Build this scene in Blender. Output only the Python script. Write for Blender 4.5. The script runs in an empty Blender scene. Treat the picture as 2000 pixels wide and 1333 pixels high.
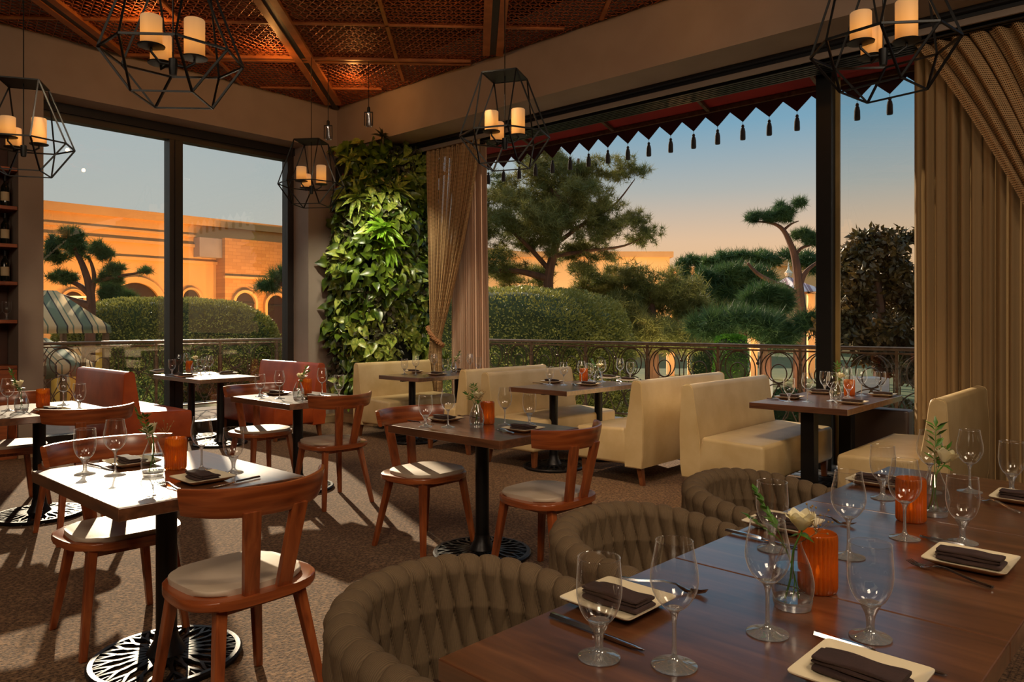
import bpy, bmesh, math, random
import numpy as np
from mathutils import Vector, Matrix

# ------------------------------------------------------------------ camera, world, sun, exposure
SC = bpy.context.scene
COL = SC.collection
F = 1452.0; HOR = 630.0; CH = 1.36                 # focal length and horizon in pixels of the 2000x1333 frame, eye height
AZ = math.radians(42.1)
FW = Vector((math.cos(AZ), math.sin(AZ), 0)); RT = Vector((math.sin(AZ), -math.cos(AZ), 0))
def W(px, py, d):
    """world point seen at pixel (px,py) at depth d in front of the camera"""
    return FW * d + RT * ((px - 1000) / F * d) + Vector((0, 0, CH - (py - HOR) / F * d))
def P(px, py, z):
    """world point at height z seen at pixel (px,py)"""
    return W(px, py, (CH - z) * F / (py - HOR))

cam_data = bpy.data.cameras.new('camera'); cam = bpy.data.objects.new('camera', cam_data); COL.objects.link(cam)
cam_data.sensor_width = 36; cam_data.lens = F / 2000 * 36; cam_data.shift_y = -(666.5 - HOR) / 2000
cam_data.clip_start = 0.02; cam_data.clip_end = 400
cam.location = (0, 0, CH); cam.rotation_euler = (math.pi / 2, 0, AZ - math.pi / 2)
SC.camera = cam

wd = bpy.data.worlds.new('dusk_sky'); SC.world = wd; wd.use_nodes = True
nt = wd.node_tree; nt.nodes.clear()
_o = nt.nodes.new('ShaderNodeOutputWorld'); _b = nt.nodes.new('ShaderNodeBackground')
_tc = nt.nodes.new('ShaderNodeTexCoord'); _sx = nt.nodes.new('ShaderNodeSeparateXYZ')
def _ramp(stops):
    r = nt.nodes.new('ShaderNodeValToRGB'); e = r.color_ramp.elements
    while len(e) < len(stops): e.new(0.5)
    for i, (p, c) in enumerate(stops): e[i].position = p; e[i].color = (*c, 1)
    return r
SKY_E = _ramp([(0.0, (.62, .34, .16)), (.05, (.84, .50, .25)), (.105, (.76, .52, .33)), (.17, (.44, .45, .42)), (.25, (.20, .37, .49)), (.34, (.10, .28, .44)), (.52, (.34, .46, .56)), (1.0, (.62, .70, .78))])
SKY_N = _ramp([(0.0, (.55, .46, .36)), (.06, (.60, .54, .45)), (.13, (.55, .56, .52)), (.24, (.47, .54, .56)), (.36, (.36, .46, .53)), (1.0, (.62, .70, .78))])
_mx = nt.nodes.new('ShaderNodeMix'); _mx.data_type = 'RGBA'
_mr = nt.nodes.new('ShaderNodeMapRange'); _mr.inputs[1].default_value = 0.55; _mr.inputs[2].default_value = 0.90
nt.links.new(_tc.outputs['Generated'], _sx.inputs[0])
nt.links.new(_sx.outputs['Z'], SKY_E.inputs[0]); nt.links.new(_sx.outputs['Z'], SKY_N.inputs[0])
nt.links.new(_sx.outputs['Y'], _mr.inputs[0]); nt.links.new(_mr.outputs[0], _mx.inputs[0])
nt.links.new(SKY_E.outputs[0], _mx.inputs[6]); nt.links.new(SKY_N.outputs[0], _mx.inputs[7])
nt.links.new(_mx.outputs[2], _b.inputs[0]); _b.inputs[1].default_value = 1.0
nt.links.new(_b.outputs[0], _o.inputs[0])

def light(name, kind, loc, energy, color, rot=None, to=None, size=None, **kw):
    d = bpy.data.lights.new(name, kind); o = bpy.data.objects.new(name, d); COL.objects.link(o)
    d.energy = energy; d.color = color; o.location = loc
    if to is not None: o.rotation_euler = (Vector(to) - Vector(loc)).to_track_quat('-Z', 'Y').to_euler()
    if rot is not None: o.rotation_euler = rot
    if size is not None:
        if kind == 'AREA':
            if isinstance(size, tuple): d.shape = 'RECTANGLE'; d.size, d.size_y = size
            else: d.size = size
        elif kind == 'SUN': d.angle = size
        else: d.shadow_soft_size = size
    for k, v in kw.items(): setattr(d, k, v)
    return o
_saz = FW + RT * ((300 - 1000) / F); _saz.normalize()
SUN_EL = math.radians(22)
_sd = Vector((_saz.x * math.cos(SUN_EL), _saz.y * math.cos(SUN_EL), math.sin(SUN_EL)))
light('low_sun', 'SUN', (0, 0, 20), 7.5, (1.0, .80, .56), to=-_sd + Vector((0, 0, 20)), size=math.radians(.8))
# added unseen fill lights: warm area lights around the camera, spots on the furniture
light('added_fill_rear', 'AREA', (-1.6, -1.2, 4.05), 80, (1, .78, .55), to=(1.5, 1.5, .5), size=1.2)
light('added_fill_side', 'AREA', (2.6, -1.6, 4.05), 55, (1, .80, .58), to=(4.2, 2.5, .5), size=1.2)
for _x, _y, _tx, _ty, _e in ((3.2, 1.9, 5.6, 2.6, 240), (3.0, 4.2, 5.4, 4.3, 240), (3.4, 5.6, 5.9, 6.9, 210), (1.6, 5.2, 3.3, 7.9, 220), (.3, .6, 2.2, 3.2, 80), (1.6, -.9, 2.3, .7, 120)):
    light('added_fill_spot', 'SPOT', (_x, _y, 4.2), _e, (1, .74, .46), to=(_tx, _ty, .4), size=.06, spot_size=math.radians(52), spot_blend=.7)  # spots added to brighten the benches and tables
light('added_fill_left', 'AREA', (-2.2, 2.6, 4.05), 45, (1, .78, .55), to=(2.0, 5.0, .5), size=1.0)
# view
vs = SC.view_settings
SC.display_settings.display_device = 'sRGB'
vs.view_transform = 'Standard'; vs.look = 'None'; vs.gamma = 1; vs.use_curve_mapping = False
vs.exposure = 0.0
cy = SC.cycles
cy.use_denoising = True
cy.max_bounces = 7; cy.diffuse_bounces = 3; cy.glossy_bounces = 4; cy.transmission_bounces = 6; cy.transparent_max_bounces = 20
cy.sample_clamp_indirect = 4.0; cy.sample_clamp_direct = 0; cy.caustics_reflective = False; cy.caustics_refractive = False
cy.use_adaptive_sampling = True; cy.adaptive_threshold = 0.02

# ------------------------------------------------------------------ materials
def L(r, g, b):
    f = lambda c: (c / 255 / 12.92) if c / 255 <= .04045 else ((c / 255 + .055) / 1.055) ** 2.4
    return (f(r), f(g), f(b), 1)
class M:
    """small wrapper around a material's node tree"""
    def __init__(s, name, color=(.5, .5, .5, 1), rough=.5, metal=0, **kw):
        s.m = bpy.data.materials.new(name); s.m.use_nodes = True; s.t = s.m.node_tree
        s.b = s.t.nodes['Principled BSDF']; s.out = s.t.nodes['Material Output']
        s.b.inputs['Base Color'].default_value = color; s.b.inputs['Roughness'].default_value = rough
        s.b.inputs['Metallic'].default_value = metal
        for k, v in kw.items(): s.b.inputs[k].default_value = v
    def n(s, typ, **kw):
        nd = s.t.nodes.new('ShaderNode' + typ)
        for k, v in kw.items():
            if k in nd.inputs: nd.inputs[k].default_value = v
            else: setattr(nd, k, v)
        return nd
    def l(s, a, b): s.t.links.new(a, b)
    def coord(s, scale=(1, 1, 1), kind='Object', rot=(0, 0, 0)):
        tc = s.n('TexCoord'); mp = s.n('Mapping'); mp.inputs['Scale'].default_value = scale; mp.inputs['Rotation'].default_value = rot
        s.l(tc.outputs[kind], mp.inputs['Vector']); return mp.outputs[0]
    def ramp(s, fac, stops):
        r = s.n('ValToRGB'); e = r.color_ramp.elements
        while len(e) < len(stops): e.new(.5)
        for i, (p, c) in enumerate(stops): e[i].position = p; e[i].color = c
        s.l(fac, r.inputs[0]); return r.outputs[0]
    def bump(s, h, strength=.3, dist=.01):
        b = s.n('Bump'); b.inputs['Strength'].default_value = strength; b.inputs['Distance'].default_value = dist
        s.l(h, b.inputs['Height']); s.l(b.outputs[0], s.b.inputs['Normal']); return b
    def math(s, op, a, b=None):
        nd = s.n('Math', operation=op)
        for i, x in enumerate((a, b)):
            if x is None: continue
            if isinstance(x, (int, float)): nd.inputs[i].default_value = x
            else: s.l(x, nd.inputs[i])
        return nd.outputs[0]
def noise_mat(name, c1, c2, scale=8, rough=.5, bump=.15, bs=60, stretch=(1, 1, 1), detail=4, kind='Object', **kw):
    m = M(name, c1, rough, **kw); v = m.coord(stretch, kind)
    nz = m.n('TexNoise', Scale=scale, Detail=detail); m.l(v, nz.inputs[0])
    m.l(m.ramp(nz.outputs[0], [(.35, c1), (.65, c2)]), m.b.inputs['Base Color'])
    if bump:
        n2 = m.n('TexNoise', Scale=bs, Detail=3); m.l(v, n2.inputs[0]); m.bump(n2.outputs[0], bump, .004)
    return m
def wood(name, c1, c2, c3, stretch=(1, 14, 14), rough=.32, coat=.4, scale=3.0):
    m = M(name, c1, rough); v = m.coord(stretch)
    nz = m.n('TexNoise', Scale=scale, Detail=6, Distortion=.6); m.l(v, nz.inputs[0])
    m.l(m.ramp(nz.outputs[0], [(.30, c1), (.52, c2), (.72, c3)]), m.b.inputs['Base Color'])
    m.b.inputs['Coat Weight'].default_value = coat; m.b.inputs['Coat Roughness'].default_value = .2; m.b.inputs['Coat IOR'].default_value = 1.5 if coat < .9 else 1.85
    m.bump(nz.outputs[0], .05, .002); return m
WALL = noise_mat('plaster', L(148, 132, 120), L(140, 124, 112), 3, .7, .08, 40)
TRIMW = noise_mat('painted_trim', L(172, 146, 112), L(160, 135, 102), 3, .5, 0)
SOFFIT = noise_mat('soffit_plaster', L(176, 160, 140), L(168, 152, 132), 3, .6, 0)
MM = M('carpet', L(120, 96, 74), .95)
v = MM.coord((1, 1, 1))
w1 = MM.n('TexVoronoi', Scale=62, distance='CHEBYCHEV'); MM.l(v, w1.inputs[0])
w2 = MM.n('TexNoise', Scale=220, Detail=2); MM.l(v, w2.inputs[0])
w3 = MM.n('TexBrick', Scale=12); w3.inputs['Mortar Size'].default_value = .03; MM.l(v, w3.inputs[0])
mix = MM.math('ADD', MM.math('MULTIPLY', w1.outputs['Distance'], .55), MM.math('MULTIPLY', w2.outputs[0], .5))
mix = MM.math('SUBTRACT', mix, MM.math('MULTIPLY', w3.outputs['Fac'], .12))
MM.l(MM.ramp(mix, [(.25, L(62, 45, 33)), (.55, L(130, 99, 71)), (.8, L(166, 130, 96))]), MM.b.inputs['Base Color'])
MM.bump(mix, .9, .006); CARPET = MM
WOODT = wood('table_walnut', L(70, 42, 26), L(98, 60, 38), L(122, 78, 50), (12, 1.2, 12), .30, 1.0, 2.4)
WOODTX = wood('table_walnut_long', L(70, 42, 26), L(98, 60, 38), L(122, 78, 50), (1.2, 12, 12), .28, .5, 2.4)
WOODC = wood('chair_cherry', L(104, 48, 22), L(142, 70, 33), L(164, 90, 46), (16, 16, 2), .3, .5, 2)
WOODR = wood('rail_cherry', L(104, 48, 22), L(142, 70, 33), L(164, 90, 46), (2, 2, 24), .3, .5, 2)
WOODB = wood('booth_leg_wood', L(92, 48, 24), L(122, 68, 36), L(140, 84, 46), (14, 14, 2), .4, .2, 2)
WOODS = wood('shelf_wood', L(120, 58, 26), L(150, 78, 38), L(170, 96, 52), (2, 14, 14), .4, .2, 2)
WOODRIB = noise_mat('ceiling_rib_wood', L(150, 86, 40), L(176, 108, 56), 6, .45, 0)
LEATH = noise_mat('cream_leather', L(206, 182, 138), L(192, 166, 120), 5, .42, .12, 90)
LEATHB = noise_mat('tan_brown_leather', L(176, 80, 36), L(140, 56, 26), 4, .34, .12, 60)
LEATHD = noise_mat('dark_leather', L(54, 38, 34), L(44, 30, 28), 4, .45, .1, 60)
PAD = noise_mat('seat_pad', L(196, 178, 160), L(184, 166, 146), 6, .55, .1, 120)
MM = M('ribbed_webbing', L(112, 96, 70), .85)
_tc = MM.n('TexCoord'); _w = MM.n('TexWave', Scale=85, Distortion=.2); _w.bands_direction = 'X'; MM.l(_tc.outputs['UV'], _w.inputs[0])
_n = MM.n('TexNoise', Scale=90, Detail=2); MM.l(_tc.outputs['UV'], _n.inputs[0])
MM.l(MM.ramp(MM.math('ADD', MM.math('MULTIPLY', _w.outputs['Fac'], .6), MM.math('MULTIPLY', _n.outputs[0], .4)), [(.1, L(80, 64, 45)), (.9, L(110, 89, 64))]), MM.b.inputs['Base Color'])
MM.bump(_w.outputs['Fac'], .3, .002); STRAP = MM
BLACK = noise_mat('black_metal', L(10, 10, 11), L(15, 14, 15), 20, .45, .05, 80, metal=.4)
IRON = noise_mat('cast_iron', L(34, 32, 34), L(46, 44, 46), 20, .38, .15, 60, metal=.7)
BRONZE = noise_mat('bronze_rail', L(128, 104, 82), L(104, 82, 64), 20, .38, .05, 60, metal=.6)
DARKF = noise_mat('dark_frame', L(34, 26, 22), L(28, 22, 19), 6, .45, 0)
STEEL = M('cutlery_steel', L(205, 205, 210), .16, 1)
PLATE = M('cream_ceramic', L(232, 218, 188), .25, 0); PLATE.b.inputs['Coat Weight'].default_value = .5
NAPK = noise_mat('brown_napkin', L(60, 40, 38), L(50, 33, 32), 20, .85, .3, 400)
SILV = M('satin_aluminium', L(170, 170, 172), .35, .9)
def thin_glass(name, tint=(1, 1, 1, 1), ior=1.5, base=0.03, gain=1.0, rough=.0, edge=0):
    m = M(name); m.t.nodes.remove(m.b)
    tr = m.n('BsdfTransparent'); tr.inputs[0].default_value = tint
    gl = m.n('BsdfGlossy'); gl.inputs['Roughness'].default_value = rough
    lw = m.n('LayerWeight'); mx = m.n('MixShader')
    fac = m.math('MINIMUM', m.math('ADD', m.math('MULTIPLY', m.math('POWER', lw.outputs['Facing'], ior), gain), base), .95)
    m.l(fac, mx.inputs[0]); m.l(tr.outputs[0], mx.inputs[1]); m.l(gl.outputs[0], mx.inputs[2])
    if edge:
        df = m.n('BsdfTranslucent'); dd = m.n('BsdfDiffuse'); ad = m.n('AddShader'); m3 = m.n('MixShader'); m.l(df.outputs[0], ad.inputs[0]); m.l(dd.outputs[0], ad.inputs[1])
        m.l(m.math('MULTIPLY', m.math('POWER', lw.outputs['Facing'], 5.0), edge), m3.inputs[0]); m.l(mx.outputs[0], m3.inputs[1]); m.l(ad.outputs[0], m3.inputs[2]); m.l(m3.outputs[0], m.out.inputs[0])
    else: m.l(mx.outputs[0], m.out.inputs[0])
    return m
PANE = thin_glass('window_glass', (.95, .96, .95, 1), 4.0, .05, .6)
GLASS = thin_glass('clear_glassware', (.975, .975, .97, 1), 2.8, .11, .8, .03, .5)
STEMG = M('solid_glass', (1, 1, 1, 1), .0); STEMG.b.inputs['Transmission Weight'].default_value = 1; STEMG.b.inputs['IOR'].default_value = 1.40
_tr = STEMG.n('BsdfTransparent'); _gl = STEMG.n('BsdfGlossy', Roughness=.06); _m1 = STEMG.n('MixShader'); _m2 = STEMG.n('MixShader'); _m1.inputs[0].default_value = .45; _m2.inputs[0].default_value = .34
STEMG.l(STEMG.b.outputs[0], _m1.inputs[1]); STEMG.l(_tr.outputs[0], _m1.inputs[2]); STEMG.l(_m1.outputs[0], _m2.inputs[1]); STEMG.l(_gl.outputs[0], _m2.inputs[2]); _df = STEMG.n('BsdfDiffuse'); _m4 = STEMG.n('MixShader'); _m4.inputs[0].default_value = .13; STEMG.l(_m2.outputs[0], _m4.inputs[1]); STEMG.l(_df.outputs[0], _m4.inputs[2]); STEMG.l(_m4.outputs[0], STEMG.out.inputs[0])  # white diffuse mixed in stands for bright light caught in stems and feet
WATER = thin_glass('vase_water', (.90, .93, .94, 1), 2.0, .14, .7, .05)
MM = M('amber_ribbed_glass', L(186, 92, 26), .12); MM.b.inputs['Coat Weight'].default_value = .6
_tr = MM.n('BsdfTransparent'); _tr.inputs[0].default_value = (1, .50, .10, 1); _tl = MM.n('BsdfTranslucent'); _tl.inputs[0].default_value = (.8, .42, .09, 1); _m1 = MM.n('MixShader'); _m2 = MM.n('MixShader'); _m1.inputs[0].default_value = .5; _m2.inputs[0].default_value = .36
MM.l(_tr.outputs[0], _m1.inputs[1]); MM.l(_tl.outputs[0], _m1.inputs[2]); MM.l(MM.b.outputs[0], _m2.inputs[1]); MM.l(_m1.outputs[0], _m2.inputs[2]); MM.l(_m2.outputs[0], MM.out.inputs[0])
AMBER = MM
def emit(name, col, s, mixcol=None):
    m = M(name, col, .5); m.b.inputs['Emission Color'].default_value = col; m.b.inputs['Emission Strength'].default_value = s; return m
FLAME = emit('candle_flame', (1, .62, .22, 1), 6)
# wax candle shade lit from inside: brighter toward the flame in the middle
MM = M('lit_wax_shade', L(210, 160, 100), .6)
_v = MM.coord(kind='Generated'); _s = MM.n('SeparateXYZ'); MM.l(_v, _s.inputs[0])
MM.l(MM.ramp(_s.outputs['Z'], [(0, (.50, .16, .03, 1)), (.38, (1.1, .42, .08, 1)), (.7, (.80, .36, .11, 1)), (1, (.50, .28, .13, 1))]), MM.b.inputs['Emission Color'])
MM.b.inputs['Emission Strength'].default_value = .52; WAX = MM
def leafmat(name, c1, c2, trans=.25, rough=.5, scale=6):
    m = M(name, c1, rough)
    v = m.coord(); nz = m.n('TexNoise', Scale=scale, Detail=2); m.l(v, nz.inputs[0])
    c = m.ramp(nz.outputs[0], [(.35, c1), (.65, c2)])
    m.l(c, m.b.inputs['Base Color'])
    tl = m.n('BsdfTranslucent'); m.l(c, tl.inputs[0]); mx = m.n('MixShader'); mx.inputs[0].default_value = trans
    m.l(m.b.outputs[0], mx.inputs[1]); m.l(tl.outputs[0], mx.inputs[2]); m.l(mx.outputs[0], m.out.inputs[0])
    return m
POTHOS = leafmat('pothos_leaf', L(104, 126, 34), L(44, 66, 22), .22, .28, 9)
POTHOSY = leafmat('variegated_leaf', L(180, 188, 88), L(108, 134, 50), .25, .3, 30)
LIME = leafmat('lime_leaf', L(158, 198, 62), L(116, 164, 44), .3, .35, 20)
DARKLEAF = leafmat('dark_leaf', L(56, 62, 30), L(72, 66, 44), .2, .45, 14)
REDLEAF = leafmat('red_leaf', L(120, 24, 26), L(84, 20, 28), .2, .45, 14)
PINE = leafmat('pine_needles', L(98, 106, 52), L(140, 134, 70), .3, .6, 1.2)
PINED = leafmat('dark_pine_needles', L(58, 88, 50), L(86, 112, 58), .25, .6, 1.5)
MAGN = leafmat('magnolia_leaf', L(74, 66, 36), L(116, 88, 46), .2, .4, 2)
HEDGE = leafmat('hedge_leaf', L(168, 162, 84), L(122, 124, 58), .3, .5, 3)
HEDGEB = leafmat('bright_hedge_leaf', L(104, 156, 34), L(80, 134, 28), .25, .5, 4)
SCROLL = noise_mat('scroll_iron', L(98, 78, 60), L(76, 60, 46), 20, .4, .05, 80, metal=.6)
BARK = noise_mat('pine_bark', L(124, 84, 62), L(88, 60, 46), 6, .9, .8, 20, (1, 1, .3))
STEM = M('green_stem', L(84, 122, 44), .5)
SPRIG = leafmat('sprig_leaf', L(64, 108, 36), L(90, 134, 50), .2, .4, 30)
PETAL = leafmat('cream_petal', L(252, 246, 218), L(248, 238, 196), .35, .5, 30)
SEEDS = M('seed_heads', L(150, 120, 76), .7)

# ------------------------------------------------------------------ mesh helpers
def link(name, me, mat=None, parent=None, loc=None):
    o = bpy.data.objects.new(name, me); COL.objects.link(o)
    if mat is not None: me.materials.append(mat.m)
    if parent is not None: o.parent = parent
    if loc is not None: o.location = loc
    return o
def tag(o, label, cat, group=None, kind=None):
    if label: o['label'] = label
    if cat: o['category'] = cat
    if group: o['group'] = group
    if kind: o['kind'] = kind
    return o
def thing(name, label, cat, loc=(0, 0, 0), rz=0, group=None):
    o = bpy.data.objects.new(name, None); COL.objects.link(o); o.location = loc; o.rotation_euler = (0, 0, rz)
    o.empty_display_size = .05
    return tag(o, label, cat, group)
def copy_tree(o, parent=None):
    c = o.copy(); COL.objects.link(c)
    c.parent = parent
    for ch in list(o.children): copy_tree(ch, c)
    return c
class B:
    """collects shapes in one bmesh; done() links them as ONE object"""
    def __init__(s): s.bm = bmesh.new(); s.uv = None
    def add(s, vs, fs, mat=None):
        if mat is not None: vs = [mat @ Vector(v) for v in vs]
        bv = [s.bm.verts.new(v) for v in vs]; out = []
        for f in fs:
            try: out.append(s.bm.faces.new([bv[i] for i in f]))
            except ValueError: pass
        return bv, out
    def box(s, x0, x1, y0, y1, z0, z1, bev=0, seg=2, mat=None):
        vs = [(x, y, z) for z in (z0, z1) for y in (y0, y1) for x in (x0, x1)]
        bv, fs = s.add(vs, [(0, 2, 3, 1), (4, 5, 7, 6), (0, 1, 5, 4), (1, 3, 7, 5), (3, 2, 6, 7), (2, 0, 4, 6)], mat)
        if bev:
            es = list({e for f in fs for e in f.edges})
            bmesh.ops.bevel(s.bm, geom=es, offset=bev, segments=seg, profile=.5, affect='EDGES')
        return s
    def hexa(s, bot, top, bev=0, seg=2, mat=None):
        """8-corner solid: four bottom and four top points, both counter-clockwise from above"""
        bv, fs = s.add(list(bot) + list(top), [(3, 2, 1, 0), (4, 5, 6, 7), (0, 1, 5, 4), (1, 2, 6, 5), (2, 3, 7, 6), (3, 0, 4, 7)], mat)
        if bev:
            es = list({e for f in fs for e in f.edges})
            bmesh.ops.bevel(s.bm, geom=es, offset=bev, segments=seg, profile=.5, affect='EDGES')
        return s
    def prism(s, out, z0, z1, bev=0, seg=2, mat=None):
        n = len(out)
        vs = [(x, y, z0) for x, y in out] + [(x, y, z1) for x, y in out]
        fs = [tuple(range(n - 1, -1, -1)), tuple(range(n, 2 * n))] + [(i, (i + 1) % n, n + (i + 1) % n, n + i) for i in range(n)]
        bv, f = s.add(vs, fs, mat)
        if bev:
            es = [e for e in list(f[0].edges) + list(f[1].edges)]
            bmesh.ops.bevel(s.bm, geom=es, offset=bev, segments=seg, profile=.5, affect='EDGES')
        return s
    def lathe(s, prof, n=24, mat=None, cap=True):
        vs = []; rows = []
        for r, z in prof:
            if r < 1e-5: rows.append([len(vs)]); vs.append((0, 0, z))
            else:
                rows.append(list(range(len(vs), len(vs) + n)))
                vs += [(r * math.cos(2 * math.pi * i / n), r * math.sin(2 * math.pi * i / n), z) for i in range(n)]
        fs = []
        for a, b in zip(rows, rows[1:]):
            for i in range(n):
                j = (i + 1) % n
                if len(a) == 1 and len(b) == 1: continue
                if len(a) == 1: fs.append((a[0], b[j], b[i]))
                elif len(b) == 1: fs.append((a[i], a[j], b[0]))
                else: fs.append((a[i], a[j], b[j], b[i]))
        if cap:
            if len(rows[0]) > 1: fs.append(tuple(reversed(rows[0])))
            if len(rows[-1]) > 1: fs.append(tuple(rows[-1]))
        s.add(vs, fs, mat); return s
    def tube(s, pts, r, n=8, closed=False, mat=None, cap=True):
        pts = [Vector(p) for p in pts]; k = len(pts)
        rs = r if isinstance(r, (list, tuple)) else [r] * k
        vs = []; up = None
        for i, p in enumerate(pts):
            if closed: t = pts[(i + 1) % k] - pts[i - 1]
            else: t = pts[min(i + 1, k - 1)] - pts[max(i - 1, 0)]
            if t.length < 1e-9: t = Vector((0, 0, 1))
            t.normalize()
            if up is None: up = Vector((0, 0, 1)) if abs(t.z) < .9 else Vector((1, 0, 0))
            a = t.cross(up)
            if a.length < 1e-4: a = t.cross(Vector((.3, .9, .2)))
            a.normalize(); b = a.cross(t); b.normalize(); up = b
            vs += [p + (a * math.cos(2 * math.pi * j / n + math.pi / n) + b * math.sin(2 * math.pi * j / n + math.pi / n)) * rs[i] for j in range(n)]
        fs = []
        for i in range(k if closed else k - 1):
            i2 = (i + 1) % k
            for j in range(n):
                j2 = (j + 1) % n; fs.append((i * n + j, i * n + j2, i2 * n + j2, i2 * n + j))
        if cap and not closed: fs += [tuple(reversed(range(n))), tuple(range((k - 1) * n, k * n))]
        s.add(vs, fs, mat); return s
    def ball(s, c, r, n=10, sz=1):
        prof = [(max(0, r * math.sin(math.pi * i / (n // 2 + 1))) if 0 < i < n // 2 + 1 else 0, -r * sz * math.cos(math.pi * i / (n // 2 + 1))) for i in range(n // 2 + 2)]
        return s.lathe(prof, n, Matrix.Translation(c))
    def grid(s, rows, closed_u=False):
        """rows: list of rows of points, joined with quads"""
        n = len(rows[0]); vs = [p for r in rows for p in r]; fs = []
        for i in range(len(rows) - 1):
            for j in range(n if closed_u else n - 1):
                j2 = (j + 1) % n; fs.append((i * n + j, i * n + j2, (i + 1) * n + j2, (i + 1) * n + j))
        s.add(vs, fs); return s
    def done(s, name, mat, parent=None, loc=None, smooth=True, angle=40, rz=None):
        bm = s.bm
        bmesh.ops.recalc_face_normals(bm, faces=bm.faces)
        me = bpy.data.meshes.new(name); bm.to_mesh(me); bm.free()
        o = link(name, me, mat, parent, loc)
        if rz is not None: o.rotation_euler = (0, 0, rz)
        if smooth:
            me.polygons.foreach_set('use_smooth', [True] * len(me.polygons))
            try: me.set_sharp_from_angle(angle=math.radians(angle))
            except Exception: pass
        return o
def fast_mesh(name, V, Fq, mat, parent=None, smooth=False, loc=None, uv=None):
    """numpy verts (n,3) and faces (m,k)"""
    V = np.asarray(V, dtype=np.float32); Fq = np.asarray(Fq, dtype=np.int32); m, k = Fq.shape
    me = bpy.data.meshes.new(name)
    me.vertices.add(len(V)); me.vertices.foreach_set('co', V.ravel())
    me.loops.add(m * k); me.loops.foreach_set('vertex_index', Fq.ravel())
    me.polygons.add(m); me.polygons.foreach_set('loop_start', np.arange(0, m * k, k, dtype=np.int32))
    try: me.polygons.foreach_set('loop_total', np.full(m, k, dtype=np.int32))
    except Exception: pass
    me.update(calc_edges=True); me.validate()
    if smooth: me.polygons.foreach_set('use_smooth', [True] * m)
    if uv is not None:
        ul = me.uv_layers.new(name='UVMap'); ul.data.foreach_set('uv', np.asarray(uv, dtype=np.float32)[Fq.ravel()].ravel())
    return link(name, me, mat, parent, loc)
def T(x, y, z, rz=0, rx=0, ry=0): return Matrix.Translation((x, y, z)) @ Matrix.Rotation(rz, 4, 'Z') @ Matrix.Rotation(ry, 4, 'Y') @ Matrix.Rotation(rx, 4, 'X')
RNG = np.random.default_rng(7); random.seed(7)

# leaf scattering: each leaf is a small folded quad pair, or a needle triangle
def rand_dirs(n):
    v = RNG.normal(size=(n, 3)); return v / np.linalg.norm(v, axis=1)[:, None]
def leaves(centers, size, axis=None, normal=None, aspect=.5, jitter=.35):
    """two-quad folded leaves; returns V, F"""
    n = len(centers); c = np.asarray(centers)
    a = rand_dirs(n) if axis is None else axis
    nn = rand_dirs(n) if normal is None else normal
    s = np.cross(a, nn); s /= np.linalg.norm(s, axis=1)[:, None] + 1e-9
    nn = np.cross(s, a)
    L_ = (size * (1 + jitter * (RNG.random(n) * 2 - 1)))[:, None]; Wd = L_ * aspect
    p0 = c; p1 = c + a * L_ * .45 + s * Wd * .5 - nn * L_ * .05; p2 = c + a * L_ - nn * L_ * .18; p3 = c + a * L_ * .45 - s * Wd * .5 - nn * L_ * .05
    pm = c + a * L_ * .45 + nn * L_ * .06
    V = np.stack([p0, p1, p2, p3, pm], 1).reshape(-1, 3)
    b = np.arange(n)[:, None] * 5
    Fc = np.concatenate([b + np.array([0, 1, 4]), b + np.array([1, 2, 4]), b + np.array([2, 3, 4]), b + np.array([3, 0, 4])])
    return V, Fc
def leaves_ovate(centers, size, axis, normal, aspect=.6, jitter=.35, droop=.35):
    """rounded pointed leaves with a folded midrib and a drooping tip"""
    n = len(centers); c = np.asarray(centers, float); a = axis / (np.linalg.norm(axis, axis=1)[:, None] + 1e-9)
    s = np.cross(a, normal); s /= np.linalg.norm(s, axis=1)[:, None] + 1e-9; nn = np.cross(s, a)
    L_ = (size * (1 + jitter * (RNG.random(n) * 2 - 1)))[:, None]; dr = (droop * (.4 + 1.2 * RNG.random(n)))[:, None]
    ts = (0, .16, .38, .62, .84, 1.0); ws = (0, .40, .50, .40, .18, 0); pts = []
    for t, w in zip(ts, ws):
        m = c + a * L_ * t - nn * L_ * dr * t * t; pts.append(m)
        if w:
            e = nn * L_ * .13 * w * 2
            pts.append(m + s * L_ * aspect * w + e); pts.append(m - s * L_ * aspect * w + e)
    V = np.stack(pts, 1).reshape(-1, 3); k = len(pts); b = np.arange(n)[:, None] * k; M_ = [0, 1, 4, 7, 10, 13]
    T_ = [(0, 2, 1), (0, 1, 3)]
    for i in range(1, 4):
        m0, m1 = M_[i], M_[i + 1]; T_ += [(m0, m0 + 1, m1 + 1), (m0, m1 + 1, m1), (m0, m1, m1 + 2), (m0, m1 + 2, m0 + 2)]
    T_ += [(10, 11, 13), (10, 13, 12)]
    return V, np.concatenate([b + np.array(t) for t in T_])
def needles(centers, size, per=9, width=.012, up=.25):
    n = len(centers); c = np.repeat(np.asarray(centers), per, 0); m = n * per
    d = rand_dirs(m); d[:, 2] += up; d /= np.linalg.norm(d, axis=1)[:, None]
    s = np.cross(d, rand_dirs(m)); s /= np.linalg.norm(s, axis=1)[:, None] + 1e-9
    L_ = (size * (.6 + .7 * RNG.random(m)))[:, None]
    V = np.stack([c - s * width, c + s * width, c + d * L_], 1).reshape(-1, 3)
    return V, np.arange(m * 3).reshape(-1, 3)
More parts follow.
